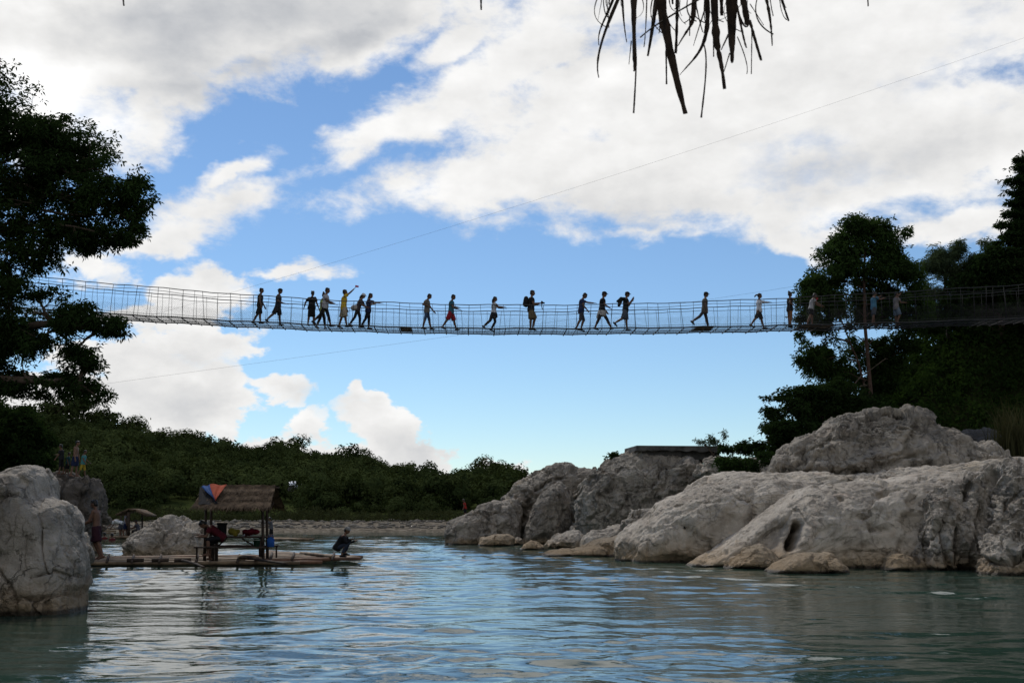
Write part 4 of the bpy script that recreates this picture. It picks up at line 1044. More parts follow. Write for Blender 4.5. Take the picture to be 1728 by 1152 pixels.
def rock(label, outline, Y, thick, mat, lvl=7, slope=.35, big=.10, mid=.06, ridge=.05, fine=.02, cell=0.0, cellf=1.0,
         flute=0.0, facet=1.0, box=.75, cracks=(), dents=(), seed=1, ctr=None, name='boulder', group=None):
    o = np.array(outline, float)
    y = Y
    P = at(o[:, 0], o[:, 1], Y)
    for _ in range(3):  # the face leans back with height
        y = Y + slope * np.maximum(P[:, 2], -.3)
        P = at(o[:, 0], o[:, 1], y)
    U = P[:, [0, 2]]
    if ctr is None: c = (U.max(0) + U.min(0)) / 2
    else:
        q = at(ctr[0], ctr[1], Y); q = at(ctr[0], ctr[1], Y + slope * q[2]); c = q[[0, 2]]
    Uc = np.vstack([U, U[:1]])
    t = np.linspace(0, 1, 30, endpoint=False)
    D = np.concatenate([Uc[i] + (Uc[i + 1] - Uc[i]) * t[:, None] for i in range(len(U))]) - c
    th = np.arctan2(D[:, 1], D[:, 0]); rr = np.hypot(D[:, 0], D[:, 1])
    n = 512; g = np.linspace(-pi, pi, n, endpoint=False)
    s = np.argsort(th); rad = np.interp(g, th[s], rr[s], period=2 * pi)
    k = np.array([1, 2, 3, 2, 1.]); k /= k.sum()
    rad = np.convolve(np.concatenate([rad[-2:], rad, rad[:2]]), k, 'valid')
    V0, F = ico(lvl)
    s2 = np.hypot(V0[:, 0], V0[:, 2]); ang = np.arctan2(V0[:, 2], V0[:, 0])
    rv = np.interp(ang, g, rad, period=2 * pi)
    q = s2 ** box
    V = np.empty_like(V0)
    V[:, 0] = c[0] + rv * q * np.cos(ang); V[:, 2] = c[1] + rv * q * np.sin(ang)
    dep = np.sign(V0[:, 1]) * np.abs(V0[:, 1]) ** .85
    V[:, 1] = Y + slope * np.maximum(V[:, 2], -.3) + thick * dep
    L = sqrt(max(1e-3, np.ptp(U[:, 0]) * np.ptp(U[:, 1])))
    off = np.array([seed * 7.31, seed * 3.7, seed * 5.9])
    N = vnormals(V, F)
    rim = .35 + .65 * np.clip(1 - s2, 0, 1) ** .5      # keep the traced outline, roughen the faces
    Q = V + off
    Q = Q + .25 * np.stack([fbm(Q * .9, 2, seed=seed + 60), fbm(Q * .9, 2, seed=seed + 61), fbm(Q * .9, 2, seed=seed + 62)], -1)
    d = big * L * fbm(Q * 1.6 / L, 3, seed=seed) * rim
    d += mid * fbm(Q * 1.5, 5, .58, seed=seed + 10) * rim * 1.9
    f1, f2, cl = worley(Q * 1.9 + .35 * fbm(Q * 3, 2, seed=3)[:, None], seed + 3)
    d -= mid * 1.1 * np.exp(-(f1 / .30) ** 2) * (cl > .45) * rim          # solution hollows
    d += ridge * 1.35 * (ridged(Q * np.array([1.3, 1.3, 2.2]), 5, .55, seed=seed + 20) - .25)
    for fr_, am, sd in ((.5, .34, 5), (1.25, .10, 6)):                    # broken facets
        f1, f2, cl, of = worley(Q * fr_ + .18 * np.stack([fbm(Q * 2.2, 2, seed=80), fbm(Q * 2.2, 2, seed=81), fbm(Q * 2.2, 2, seed=82)], -1), seed + sd, True)
        of = np.clip(of, -.7, .7)
        rv = np.stack([np.sin(cl * 917.), np.sin(cl * 531. + 2), np.sin(cl * 733. + 4)], -1)
        d += facet * am * ((of * rv).sum(1) + .35 * (cl - .5) - .22 * sstep(.09, 0, f2 - f1)) * (.5 + .5 * rim)
    if cell:
        f1, f2, cl = worley(Q * cellf, seed)
        d += cell * ((cl - .5) * .9 - sstep(.16, 0, f2 - f1) * .7)
    if flute:
        d += flute * (ridged((V + off) * np.array([1.5, .9, .33]) + .4 * fbm(Q * 1.2, 2, seed=5)[:, None], 3, seed=seed + 30) - .3)
    V = V + N * d[:, None]
    px, py = proj(V)
    wob = fbm(V * 1.8 + off, 3, seed=seed + 40)
    front = sstep(.15, -.15, V0[:, 1])
    pw = FPX / Y
    D2 = np.zeros(len(V))
    for cr in cracks:
        pts, w, dp = cr[:3]
        di = poly_dist(px + wob * 5, py + wob * 5, pts)
        D2 -= dp * np.exp(-(di / w) ** 2) * front * np.clip(.75 + 1.1 * fbm(V * 2.5 + off, 2, seed=seed + 44), .1, 1.2)
    for de in dents:
        cx, cy, rx, ry, rot, amp = de
        cr_, sr_ = cos(R(rot)), sin(R(rot))
        ex, ey = px - cx + wob * 3, -(py - cy) + wob * 3
        a, b = (ex * cr_ + ey * sr_) / rx, (-ex * sr_ + ey * cr_) / ry
        D2 += amp * np.exp(-(a * a + b * b) ** 1.5) * front
    V[:, 1] -= D2 * .9; V[:, 2] += D2 * .15
    N = vnormals(V, F)
    V = V + N * (fine * 1.7 * fbm((V + off) * 4.5, 4, .62, seed=seed + 50) + fine * .9 * (ridged((V + off) * 8, 3, seed=seed + 51) - .3))[:, None]
    b = [V[:, 0].mean(), V[:, 1].mean(), max(V[:, 2].min(), -.2)]
    return tag(obj(name, np_mesh(name, V, F), mat, loc=b), label, 'boulder', group)

# ---- left bank
rock('large pale boulder with cracked face rising from the water at the left edge',
     [(-90, 1060), (-90, 800), (0, 804), (25, 791), (48, 784), (70, 789), (80, 803), (79, 835), (95, 841), (120, 849), (128, 865), (132, 890), (138, 910), (144, 935), (149, 958), (145, 985), (134, 1002), (133, 1030), (128, 1060)],
     15.7, .9, M_pale, 8, .25, .05, .035, .02, .012, .012, 1.6, box=.6, facet=.28, seed=3, ctr=(25, 920),
     cracks=[([(80, 834), (70, 852), (66, 868), (72, 885), (71, 915), (76, 965)], 1.8, .07), ([(72, 892), (100, 898), (120, 890), (140, 886)], 2.0, .05),
             ([(48, 975), (90, 962), (118, 972), (150, 968)], 2.5, .08), ([(0, 965), (14, 985), (24, 1003), (26, 1040)], 2.5, .09), ([(0, 838), (18, 838), (32, 834)], 2, .05),
             ([(-5, 880), (12, 880), (18, 905), (8, 920)], 1.8, .04), ([(20, 1012), (80, 1008), (134, 1004)], 3, .06), ([(46, 905), (44, 950), (50, 975)], 1.5, .025)],
     dents=[(36, 815, 12, 9, 35, -.12), (100, 862, 20, 14, 0, .05), (110, 925, 30, 25, 0, .06), (50, 800, 14, 10, 0, .05), (80, 1000, 50, 10, 0, .05)])
rock('brown cracked boulder behind the large pale one, under the standing children',
     [(70, 900), (76, 840), (84, 812), (95, 801), (108, 797), (117, 804), (124, 820), (130, 842), (134, 870), (134, 940), (80, 940)], 41, 1.3, M_brownrock, 6, .2, .08, .12, .10, .03, .12, .9, facet=.9, seed=8)
rock('upright brown block with flat top behind the boy on the raft',
     [(122, 822), (132, 813), (145, 808), (158, 802), (166, 804), (169, 820), (166, 848), (168, 875), (160, 900), (158, 945), (128, 945), (126, 870)], 40.5, 1.1, M_brownrock, 6, .12, .08, .12, .08, .03, .10, 1.1, facet=.9, seed=9)
rock('low pale knobbly rock behind the thatched hut raft',
     [(210, 948), (213, 918), (225, 903), (243, 892), (260, 879), (280, 871), (298, 867), (312, 874), (317, 886), (328, 886), (338, 881), (350, 882), (357, 892), (360, 912), (357, 948)],
     36, 1.2, M_pale, 7, .5, .10, .12, .09, .03, .05, 1.2, facet=.6, seed=12, ctr=(285, 925))
# ---- right bank, far end
rock('leftmost sloping grey rock at the tip of the right bank',
     [(751, 930), (754, 892), (762, 878), (790, 864), (820, 851), (846, 844), (866, 846), (874, 860), (879, 882), (878, 905), (870, 930)], 54, 1.8, M_grey, 7, .3, .06, .10, .05, .03, facet=.9, seed=21,
     dents=[(800, 895, 30, 12, 15, -.15), (850, 880, 20, 14, 0, .12)], cracks=[([(770, 890), (800, 880), (830, 870)], 2, .06)])
rock('long arching grey slab leaning over the tall rock panel',
     [(842, 866), (850, 846), (862, 838), (870, 818), (893, 804), (920, 789), (945, 781), (960, 782), (972, 790), (987, 789), (1006, 791), (1000, 815), (985, 850), (965, 900), (880, 915)], 56.5, 2.0, M_grey, 7, .25, .07, .12, .08, .04, .06, .8, facet=.9, seed=22, ctr=(925, 850),
     cracks=[([(895, 850), (880, 880), (878, 910)], 6, .6), ([(905, 830), (930, 812), (950, 806)], 3, .3)])
rock('smooth upright grey rock panel under the arching slab',
     [(882, 925), (887, 890), (898, 852), (912, 832), (930, 818), (946, 812), (957, 822), (962, 850), (963, 890), (960, 925)], 53.4, 1.3, M_grey, 7, .18, .05, .10, .05, .025, facet=.6, seed=23,
     dents=[(916, 906, 7, 6, 0, -.4)])
rock('broad dark grey cliff block with rough crown at centre of the right bank',
     [(968, 920), (966, 872), (968, 836), (985, 812), (1010, 792), (1040, 777), (1070, 767), (1100, 764), (1140, 768), (1168, 768), (1187, 784), (1200, 806), (1215, 840), (1190, 870), (1150, 905), (1080, 920)], 51, 2.6, M_grey, 8, .18, .06, .16, .11, .03, .06, .6, facet=.9, seed=24,
     cracks=[([(970, 842), (982, 825), (1000, 806)], 4, .5), ([(1040, 880), (1050, 850), (1060, 835)], 3, .2), ([(1110, 800), (1120, 815), (1118, 835)], 4, .25)],
     dents=[(1010, 865, 34, 45, 20, .1), (1125, 798, 16, 16, 0, -.3), (1155, 795, 28, 22, 0, .3), (1085, 800, 40, 20, 0, .1)])
low = 'low slabs along the waterline of the right bank'
rock('flat tan slab half sunk in the water before the leftmost grey rock', [(807, 922), (812, 909), (826, 905), (840, 901), (858, 902), (868, 908), (867, 922)], 50.5, .8, M_tan, 6, .6, .06, .05, .03, .02, facet=.3, seed=31, group=low)
rock('small brown stone beside the flat tan slab', [(864, 920), (867, 907), (874, 904), (882, 909), (882, 920)], 51.5, .5, M_grey, 5, .5, .06, .05, .03, .02, facet=.9, seed=32, group=low)
rock('small pointed tan rock in the water below the dark cleft', [(877, 928), (884, 919), (896, 912), (906, 915), (919, 922), (918, 930)], 44.5, .6, M_tan, 6, .6, .06, .05, .03, .02, facet=.3, seed=33, group=low)
rock('rounded pale slab leaning against the smooth upright panel', [(914, 925), (925, 912), (945, 900), (965, 894), (978, 895), (986, 905), (984, 928)], 43, .9, M_pale, 6, .7, .06, .06, .04, .02, seed=34, group=low)
rock('thin layered pale ledge between rounded slab and big smooth rock', [(978, 922), (984, 905), (1000, 896), (1022, 898), (1050, 890), (1056, 896), (1040, 912), (1010, 926)], 41.5, .8, M_pale, 6, .7, .06, .06, .06, .025, seed=35, group=low)
rock('long low tan slab sliding into the water left of the big smooth rock', [(908, 938), (930, 930), (960, 925), (990, 918), (1015, 908), (1046, 902), (1052, 915), (1052, 944), (960, 942)], 38, 1.2, M_tan, 7, .7, .06, .06, .03, .02, facet=.3, seed=36, group=low, ctr=(1000, 930))
rock('small layered ledge perched above the big smooth rock', [(1044, 894), (1048, 878), (1058, 866), (1066, 856), (1082, 860), (1102, 862), (1102, 880), (1070, 896)], 41, .9, M_pale, 6, .4, .08, .1, .1, .03, .08, 1.3, seed=37, group=low)
# ---- right bank, middle and near end
rock('big pale rock with a shaded undercut face and sloping top',
     [(1040, 962), (1038, 925), (1041, 908), (1056, 890), (1085, 876), (1108, 856), (1150, 836), (1180, 822), (1225, 812), (1300, 806), (1370, 815), (1380, 955), (1200, 965)], 34.2, 2.6, M_smooth, 8, .12, .05, .10, .05, .025, .03, .9, box=.5, facet=.4, seed=41,
     dents=[(1085, 900, 30, 14, 10, -.12), (1130, 915, 60, 30, 10, .08), (1200, 860, 60, 25, 20, .10), (1120, 945, 60, 8, 0, -.15)], cracks=[([(1060, 890), (1110, 868), (1150, 850)], 3, .10), ([(1170, 850), (1220, 842), (1260, 846)], 2.5, .08)])
rock('flat upper shelf of pale rock running behind the whale shaped rock',
     [(1110, 862), (1150, 834), (1195, 806), (1240, 799), (1330, 800), (1420, 806), (1500, 796), (1600, 785), (1690, 775), (1735, 774), (1790, 800), (1790, 880), (1150, 880)], 35.5, 2.6, M_smooth, 8, .7, .03, .12, .07, .03, .06, .7, facet=.4, seed=42,
     dents=[(1315, 822, 14, 6, 0, -.2), (1250, 830, 10, 6, 0, -.2), (1300, 838, 6, 5, 0, -.3), (1500, 815, 40, 9, 8, -.2)])
rock('smooth whale shaped pale rock with a black slot near the water',
     [(1146, 958), (1180, 938), (1215, 918), (1250, 897), (1290, 868), (1318, 846), (1345, 828), (1400, 815), (1450, 808), (1480, 815), (1530, 800), (1590, 796), (1640, 800), (1670, 830), (1670, 968), (1400, 970)], 30.3, 1.9, M_smooth, 8, .30, .035, .07, .03, .018, .02, .8, box=.62, facet=.4, seed=43, ctr=(1420, 915),
     cracks=[([(1346, 886), (1345, 905), (1338, 922)], 6.5, 2.8), ([(1410, 832), (1420, 842)], 5, .22), ([(1448, 872), (1464, 880), (1472, 894), (1500, 890)], 5, .22), ([(1495, 830), (1500, 860), (1496, 885)], 3, .06),
             ([(1380, 900), (1372, 925), (1340, 935)], 3, .05)],
     dents=[(1310, 905, 30, 19, 35, -.5), (1260, 932, 34, 9, 28, -.10), (1480, 850, 45, 24, 0, .08), (1540, 850, 30, 30, 0, .08), (1485, 838, 9, 6, 0, -.25), (1458, 918, 6, 4, 0, -.15), (1420, 870, 50, 40, 0, .07), (1490, 925, 40, 20, 0, -.08)])
rock('huge rough grey boulder crowning the right bank below the dark hillside',
     [(1286, 812), (1300, 785), (1308, 768), (1316, 756), (1350, 738), (1398, 712), (1420, 704), (1438, 706), (1462, 701), (1490, 699), (1508, 704), (1520, 695), (1536, 694), (1554, 704), (1562, 715), (1580, 727), (1602, 731), (1622, 745), (1628, 765), (1630, 815), (1500, 830), (1350, 825)], 39, 2.2, M_grey, 8, .34, .06, .16, .10, .03, .04, .5, facet=1.0, seed=44,
     cracks=[([(1320, 800), (1380, 790), (1440, 800), (1500, 780), (1540, 770)], 5, .3), ([(1545, 715), (1530, 750), (1535, 775)], 4, .2), ([(1430, 805), (1470, 775), (1530, 765)], 3, .2), ([(1330, 770), (1400, 745), (1440, 735)], 3, .12)],
     dents=[(1480, 745, 50, 22, 15, -.3), (1570, 765, 40, 26, 10, .35), (1440, 790, 40, 14, 20, .25), (1540, 715, 22, 20, 0, .2), (1390, 770, 60, 18, 20, -.2)])
rock('lumpy pale rock right of the huge grey boulder', [(1618, 800), (1626, 770), (1634, 757), (1660, 751), (1690, 761), (1716, 775), (1712, 805)], 37.5, 1.3, M_pale, 7, .5, .07, .14, .10, .03, .12, 1.2, seed=45)
rock('dark shaded rock in front of the hillside bushes', [(1600, 770), (1612, 728), (1640, 722), (1670, 724), (1690, 738), (1705, 760), (1700, 790)], 43, 1.2, M_shaderock, 6, .3, .08, .15, .1, .03, seed=46)
rock('jagged fluted grey crag rising beside the whale shaped rock',
     [(1528, 968), (1534, 930), (1552, 884), (1572, 852), (1598, 826), (1622, 810), (1640, 800), (1662, 802), (1676, 830), (1680, 900), (1670, 978), (1560, 975)], 28.6, 1.3, M_pale, 8, .28, .06, .10, .10, .035, .05, 1.2, flute=.5, seed=47,
     cracks=[([(1570, 880), (1562, 920), (1568, 955)], 3.5, .22), ([(1605, 850), (1592, 900), (1600, 950)], 4, .3), ([(1640, 820), (1620, 870), (1618, 950)], 5, .4), ([(1655, 850), (1648, 900), (1640, 965)], 3.5, .25)])
rock('tall jagged crag at the right edge behind a lower block',
     [(1650, 980), (1652, 900), (1664, 850), (1678, 812), (1700, 790), (1728, 784), (1800, 776), (1830, 985)], 27.6, 1.4, M_pale, 8, .28, .06, .12, .14, .04, .12, 1.0, flute=.34, seed=48,
     cracks=[([(1700, 800), (1685, 830), (1680, 850)], 6, .4), ([(1728, 830), (1700, 850), (1690, 890), (1665, 930)], 4, .2)], dents=[(1690, 815, 14, 22, 20, -.3)])
rock('lower jagged block at the right edge standing in the water',
     [(1655, 985), (1660, 945), (1668, 918), (1684, 904), (1708, 906), (1735, 914), (1790, 930), (1790, 990)], 25.9, .9, M_pale, 7, .4, .06, .08, .12, .03, .08, 1.6, seed=49)
rock('low double humped tan rock in the water before the whale shaped rock',
     [(1292, 968), (1305, 954), (1325, 944), (1350, 934), (1372, 931), (1386, 935), (1396, 931), (1412, 940), (1430, 955), (1432, 968)], 26.6, .7, M_tan, 7, .8, .05, .04, .03, .015, facet=.3, seed=51,
     cracks=[([(1375, 930), (1372, 945), (1380, 960)], 4, .08)])
rock('small tan wedge of rock at the foot of the whale shaped rock',
     [(1218, 960), (1236, 944), (1262, 928), (1285, 920), (1304, 932), (1316, 950), (1310, 962)], 28.6, .7, M_tan, 6, .7, .05, .05, .03, .02, facet=.3, seed=52)
rock('small tan boulder between the whale shaped rock and the fluted crag', [(1488, 962), (1494, 940), (1512, 932), (1535, 938), (1550, 955), (1545, 968)], 27.9, .6, M_tan, 6, .6, .06, .05, .05, .02, facet=.3, seed=53)
rock('pale lump of rock half hidden by bushes left of the huge grey boulder', [(1225, 800), (1240, 778), (1262, 768), (1284, 772), (1300, 790), (1300, 815)], 42, 1.0, M_pale, 6, .4, .08, .1, .08, .03, seed=54)
rock('small pale rock behind the dark concrete platform', [(1175, 800), (1185, 775), (1202, 768), (1222, 772), (1235, 795), (1230, 815)], 46, 1.0, M_pale, 6, .4, .08, .1, .08, .03, seed=55)
# ================================================================ foliage
def leaf_quads(C, n, spread, ln, w, rg, droop=.25, flat=.6):
    """n leaves radiating from every centre; folded rhombus leaves"""
    N = len(C) * n
    c = np.repeat(C, n, 0)
    d = rg.normal(size=(N, 3)); d[:, 2] = d[:, 2] * flat; d = nrm(d)
    b = c + d * spread * rg.random((N, 1)) * .6
    L = ln * rg.uniform(.6, 1.3, (N, 1)); s = nrm(np.cross(d, rg.normal(size=(N, 3)))); W = w * rg.uniform(.7, 1.2, (N, 1))
    dn = np.array([0, 0, -1.]) * droop
    tip = b + d * L + dn * L; mid = b + d * L * .45 + dn * L * .15
    V = np.stack([b, mid + s * W * .5, tip, mid - s * W * .5], 1).reshape(-1, 3)
    F = np.arange(N * 4).reshape(-1, 4)
    return V, F

def lobe_points(lobes, n, rg, gapf=.9, gap=-.15, shell=.45, seed=0):
    """lobes: (centre, radii). Points fill the lobes, denser outside, with noise gaps"""
    vol = np.array([np.prod(l[1]) ** (2 / 3) for l in lobes]); k = rg.choice(len(lobes), int(n * 1.9), p=vol / vol.sum())
    d = nrm(rg.normal(size=(len(k), 3))); r = (shell + (1 - shell) * rg.random(len(k)) ** .7)
    r = r * (1 + .34 * vnoise(d * 2.4 + k[:, None] * 3.3, 77))
    C = np.array([l[0] for l in lobes])[k]; Rd = np.array([l[1] for l in lobes])[k]
    P = C + d * Rd * r[:, None]
    keep = fbm(P * gapf, 3, seed=seed) > gap
    return P[keep][:n]

def px_lobes(ls, k=1.0):
    out = []
    for l in ls:
        cx, cy, rx, ry, Y = l[:5]; dy = l[5] if len(l) > 5 else None
        m = Y / FPX; out.append((at(cx, cy, Y), np.array([rx * m * k, (dy if dy else (rx + ry) / 2 * m) * k, ry * m * k])))
    return out

def limb(mb, a, b, r0, r1, rg, sag=.12, n=9, k=6):
    a = np.asarray(a, float); b = np.asarray(b, float); t = np.linspace(0, 1, n)[:, None]; L = np.linalg.norm(b - a)
    P = a + (b - a) * t; P[:, 2] += np.sin(t[:, 0] * pi) * L * sag
    P[1:-1] += rg.normal(0, .025 * L, (n - 2, 3))
    tube(mb, P, np.linspace(r0, r1, n), k); return P

def tree(name, label, cat, trunk, lobes, ncl, per, spread, ln, w, lmat, bmat, tr, seed, gap=-.15, gapf=.9, shell=.45, droop=.25, flat=.6, group=None, twigs=0, extra=(), core=None):
    rg = np.random.default_rng(seed); base = np.asarray(trunk[0], float)
    root = thing(name, label, cat, base, group=group); mb = MB(); T = np.asarray(trunk, float)
    t = np.linspace(0, 1, len(T)); tt = np.linspace(0, 1, len(T) * 6)
    TP = np.stack([np.interp(tt, t, T[:, q]) for q in range(3)], -1)
    tube(mb, TP - base, np.linspace(tr, tr * .45, len(TP)), 9)
    tips = []
    for e in extra:
        e = np.asarray(e, float); tt2 = np.linspace(0, 1, 14); t2 = np.linspace(0, 1, len(e)); Q = np.stack([np.interp(tt2, t2, e[:, q]) for q in range(3)], -1)
        tube(mb, Q - base, np.linspace(tr * .55, tr * .2, 14), 7); TP = np.vstack([TP, Q])
    n0 = len(T) * 6
    for c, rad in lobes:
        pen = np.where(np.arange(len(TP)) >= n0, np.abs(TP[:, 2] - c[2]) * 3, 0)
        s = TP[np.argmin(pen + np.linalg.norm((TP - c) * np.array([1, 1, 1.6]) + np.array([0, 0, .8]), axis=1))]
        Q = limb(mb, s - base, c - base, min(tr * .32, .075), tr * .07, rg, .05); tips.append(Q[4:] + base)
    tips = np.vstack(tips)
    sub_ = []
    for c, rad in lobes:
        for q in range(4):
            dd = nrm(rg.normal(size=3)); sub_.append((c + dd * rad * rg.uniform(.75, 1.05), rad * rg.uniform(.28, .5)))
    P = lobe_points(list(lobes) + sub_, ncl, rg, gapf, gap, shell, seed)
    for p in P[rg.permutation(len(P))[:twigs]]:
        s = tips[np.argmin(np.linalg.norm(tips - p, axis=1))]; limb(mb, s - base, p - base, tr * .05 + .004, .004, rg, .05, 5, 4)
    obj('trunk', mb, bmat, root)
    V, F = leaf_quads(P, per, spread, ln, w, rg, droop, flat)
    obj('crown', np_mesh('crown', V - base, F, False), lmat, root)
    return root

# ---- big spreading tree over the left end of the bridge
YL = 41.0
big = px_lobes([(-30, 185, 85, 75, YL), (45, 235, 70, 50, YL), (100, 235, 60, 35, YL + .5), (150, 268, 58, 38, YL), (190, 300, 40, 35, YL - .6), (60, 310, 95, 55, YL + .6), (150, 330, 70, 38, YL), (210, 350, 36, 34, YL), (228, 375, 20, 20, YL),
                (205, 398, 40, 15, YL - .4), (150, 395, 55, 24, YL + .6), (90, 400, 60, 30, YL), (20, 380, 60, 45, YL), (68, 432, 40, 24, YL), (20, 450, 50, 30, YL + .6), (-40, 300, 90, 90, YL),
                (20, 500, 80, 30, YL - 1), (70, 528, 66, 22, YL - 1), (130, 538, 58, 20, YL - 1.4), (175, 553, 40, 15, YL - 1.5), (203, 566, 14, 7, YL - 1.5), (150, 545, 50, 14, YL - 1.5), (60, 500, 40, 18, YL - 1.3), (60, 572, 80, 30, YL - 1), (130, 585, 40, 16, YL - 1.2), (10, 585, 60, 34, YL - .6),
                (40, 630, 70, 14, YL - 1), (115, 640, 45, 20, YL - 1.2), (140, 662, 40, 14, YL - 1.2), (168, 672, 20, 8, YL - 1.2), (140, 618, 34, 14, YL - 1.2), (20, 655, 50, 16, YL - .8), (155, 612, 18, 9, YL - 1.2), (-40, 560, 60, 80, YL)], 1.22)
tree('spreading_tree', 'huge dark spreading tree at the left edge overhanging the end of the bridge', 'tree',
     [(-23.5, YL + 1, 2.0), (-23, YL + .8, 5), (-22.4, YL + .4, 8), (-21.6, YL, 11), (-20.8, YL, 14)], big, 19000, 7, .20, .185, .072, M_leaf_dark, M_bark, .42, 101, gap=.0, gapf=1.7, shell=.1, twigs=600, droop=.3,
     extra=[[(-22.6, YL, 7), at(-20, 640, YL - .8), at(60, 642, YL - 1), at(130, 648, YL - 1.2)], [(-22.6, YL, 7.5), at(0, 560, YL), at(80, 545, YL - .8), at(170, 556, YL - 1.4)]])
lb = px_lobes([(-20, 715, 60, 35, 47), (30, 722, 50, 34, 47.5), (60, 745, 30, 25, 48), (0, 760, 60, 40, 46.5), (55, 780, 30, 30, 47), (-60, 700, 60, 50, 47)])
tree('bushy_tree', 'dark bushy tree behind the large pale boulder at the left edge', 'tree', [at(5, 850, 48), at(8, 790, 48), at(5, 740, 48)], lb, 6000, 7, .2, .2, .085, M_leaf_dark, M_bark, .2, 102, gap=-.3, shell=.2)

# ---- right bank trees
YT = 50.5
t1 = px_lobes([(1460, 402, 50, 30, YT), (1463, 384, 30, 13, YT), (1428, 420, 34, 24, YT), (1498, 412, 30, 26, YT), (1515, 440, 22, 30, YT), (1450, 440, 55, 32, YT), (1500, 465, 42, 30, YT + .5), (1425, 455, 34, 22, YT),
               (1378, 478, 24, 16, YT - .5), (1366, 505, 22, 28, YT - .6), (1395, 505, 26, 24, YT), (1372, 545, 20, 14, YT), (1384, 572, 30, 16, YT), (1368, 605, 22, 26, YT - .5), (1395, 625, 34, 20, YT), (1425, 560, 26, 11, YT), (1445, 505, 14, 14, YT + .6),
               (1525, 500, 26, 34, YT + .6), (1485, 510, 26, 26, YT + 1), (1530, 540, 24, 22, YT + 1), (1480, 570, 16, 20, YT + 1), (1440, 590, 20, 18, YT + 1), (1490, 520, 44, 34, YT + .8), (1440, 520, 28, 26, YT + .8), (1530, 535, 34, 36, YT + 1), (1376, 520, 26, 40, YT), (1405, 470, 30, 30, YT), (1400, 595, 30, 24, YT + .4), (1535, 470, 26, 30, YT + .8)], 1.2)
tree('tall_tree', 'tall tree with reddish forked trunk at the right end of the bridge', 'tree',
     [at(1470, 672, YT), at(1464, 600, YT), at(1459, 540, YT), at(1458, 470, YT), at(1460, 410, YT)], t1, 12500, 7, .17, .17, .07, M_leaf_mid, M_barkred, .10, 103, gap=-.05, gapf=1.5, shell=.15, twigs=220,
     extra=[[at(1463, 668, YT + .3), at(1447, 607, YT), at(1434, 577, YT), at(1418, 535, YT), at(1403, 500, YT)], [at(1434, 577, YT), at(1410, 570, YT), at(1385, 575, YT)], [at(1403, 500, YT), at(1385, 500, YT), at(1370, 505, YT)]])
t4 = px_lobes([(1318, 676, 24, 7, 45.5), (1345, 664, 30, 9, 46), (1372, 662, 30, 12, 46), (1306, 700, 18, 8, 45.2), (1335, 692, 34, 14, 45.5), (1375, 690, 40, 22, 46.5), (1410, 672, 40, 28, 47), (1312, 726, 30, 14, 45), (1350, 725, 45, 22, 46), (1295, 745, 22, 12, 44.8), (1400, 715, 50, 30, 47), (1335, 745, 40, 16, 45.5), (1440, 650, 42, 32, 51.6), (1478, 625, 36, 30, 52), (1420, 690, 50, 30, 47.5), (1505, 600, 36, 28, 52), (1450, 700, 50, 30, 48)], 1.2)
tree('umbrella_tree', 'dark flat topped tree leaning left above the rocks of the right bank', 'tree', [at(1420, 760, 47), at(1400, 720, 46.7), at(1375, 690, 46.3)], t4, 9500, 7, .16, .17, .07, M_leaf_dark, M_bark, .14, 104, gap=-.18, shell=.25, twigs=120, flat=.4)
t2 = px_lobes([(1590, 425, 24, 14, 54), (1568, 450, 24, 18, 54), (1615, 418, 20, 9, 54), (1600, 448, 36, 22, 54), (1640, 432, 22, 16, 54.5), (1560, 490, 22, 34, 54), (1590, 490, 34, 34, 54.5), (1625, 470, 36, 30, 55), (1665, 420, 14, 16, 55), (1570, 525, 30, 16, 54)], 1.15)
tree('feathery_tree', 'thin grey green feathery tree between the tall tree and the dark hillside trees', 'tree', [at(1600, 570, 54.5), at(1597, 510, 54.5), at(1592, 450, 54)], t2, 5200, 6, .2, .18, .04, M_leaf_grey, M_bark, .09, 105, gap=.02, gapf=1.3, shell=.1, twigs=160)
t3 = px_lobes([(1727, 272, 12, 6, 52), (1718, 288, 22, 5, 52), (1716, 306, 26, 6, 52), (1714, 324, 22, 5, 52), (1720, 342, 20, 6, 52), (1718, 360, 22, 6, 52), (1712, 380, 24, 6, 52), (1720, 398, 30, 8, 52), (1708, 405, 24, 6, 52), (1700, 432, 34, 18, 52), (1735, 330, 18, 60, 52), (1740, 400, 30, 30, 52)], 1.15)
tree('tiered_tree', 'dark tree with tiered branches cut by the right edge of the picture', 'tree', [at(1742, 560, 52), at(1740, 430, 52), at(1738, 330, 52), at(1735, 268, 52)], t3, 4200, 7, .16, .2, .07, M_leaf_dark, M_bark, .16, 106, gap=-.25, shell=.1, twigs=60, flat=.35)
t5 = px_lobes([(1690, 455, 50, 26, 53), (1650, 478, 45, 26, 53.5), (1725, 445, 40, 30, 53), (1700, 500, 60, 34, 54), (1640, 515, 50, 24, 54), (1750, 500, 50, 60, 53), (1600, 540, 45, 16, 53.5)], 1.2)
tree('broad_tree', 'broad dark tree at the right edge behind the end of the bridge', 'tree', [at(1690, 600, 54.5), at(1690, 540, 54), at(1688, 480, 53.5)], t5, 9000, 7, .2, .2, .085, M_leaf_dark, M_bark, .2, 107, gap=-.3, shell=.2, twigs=60)

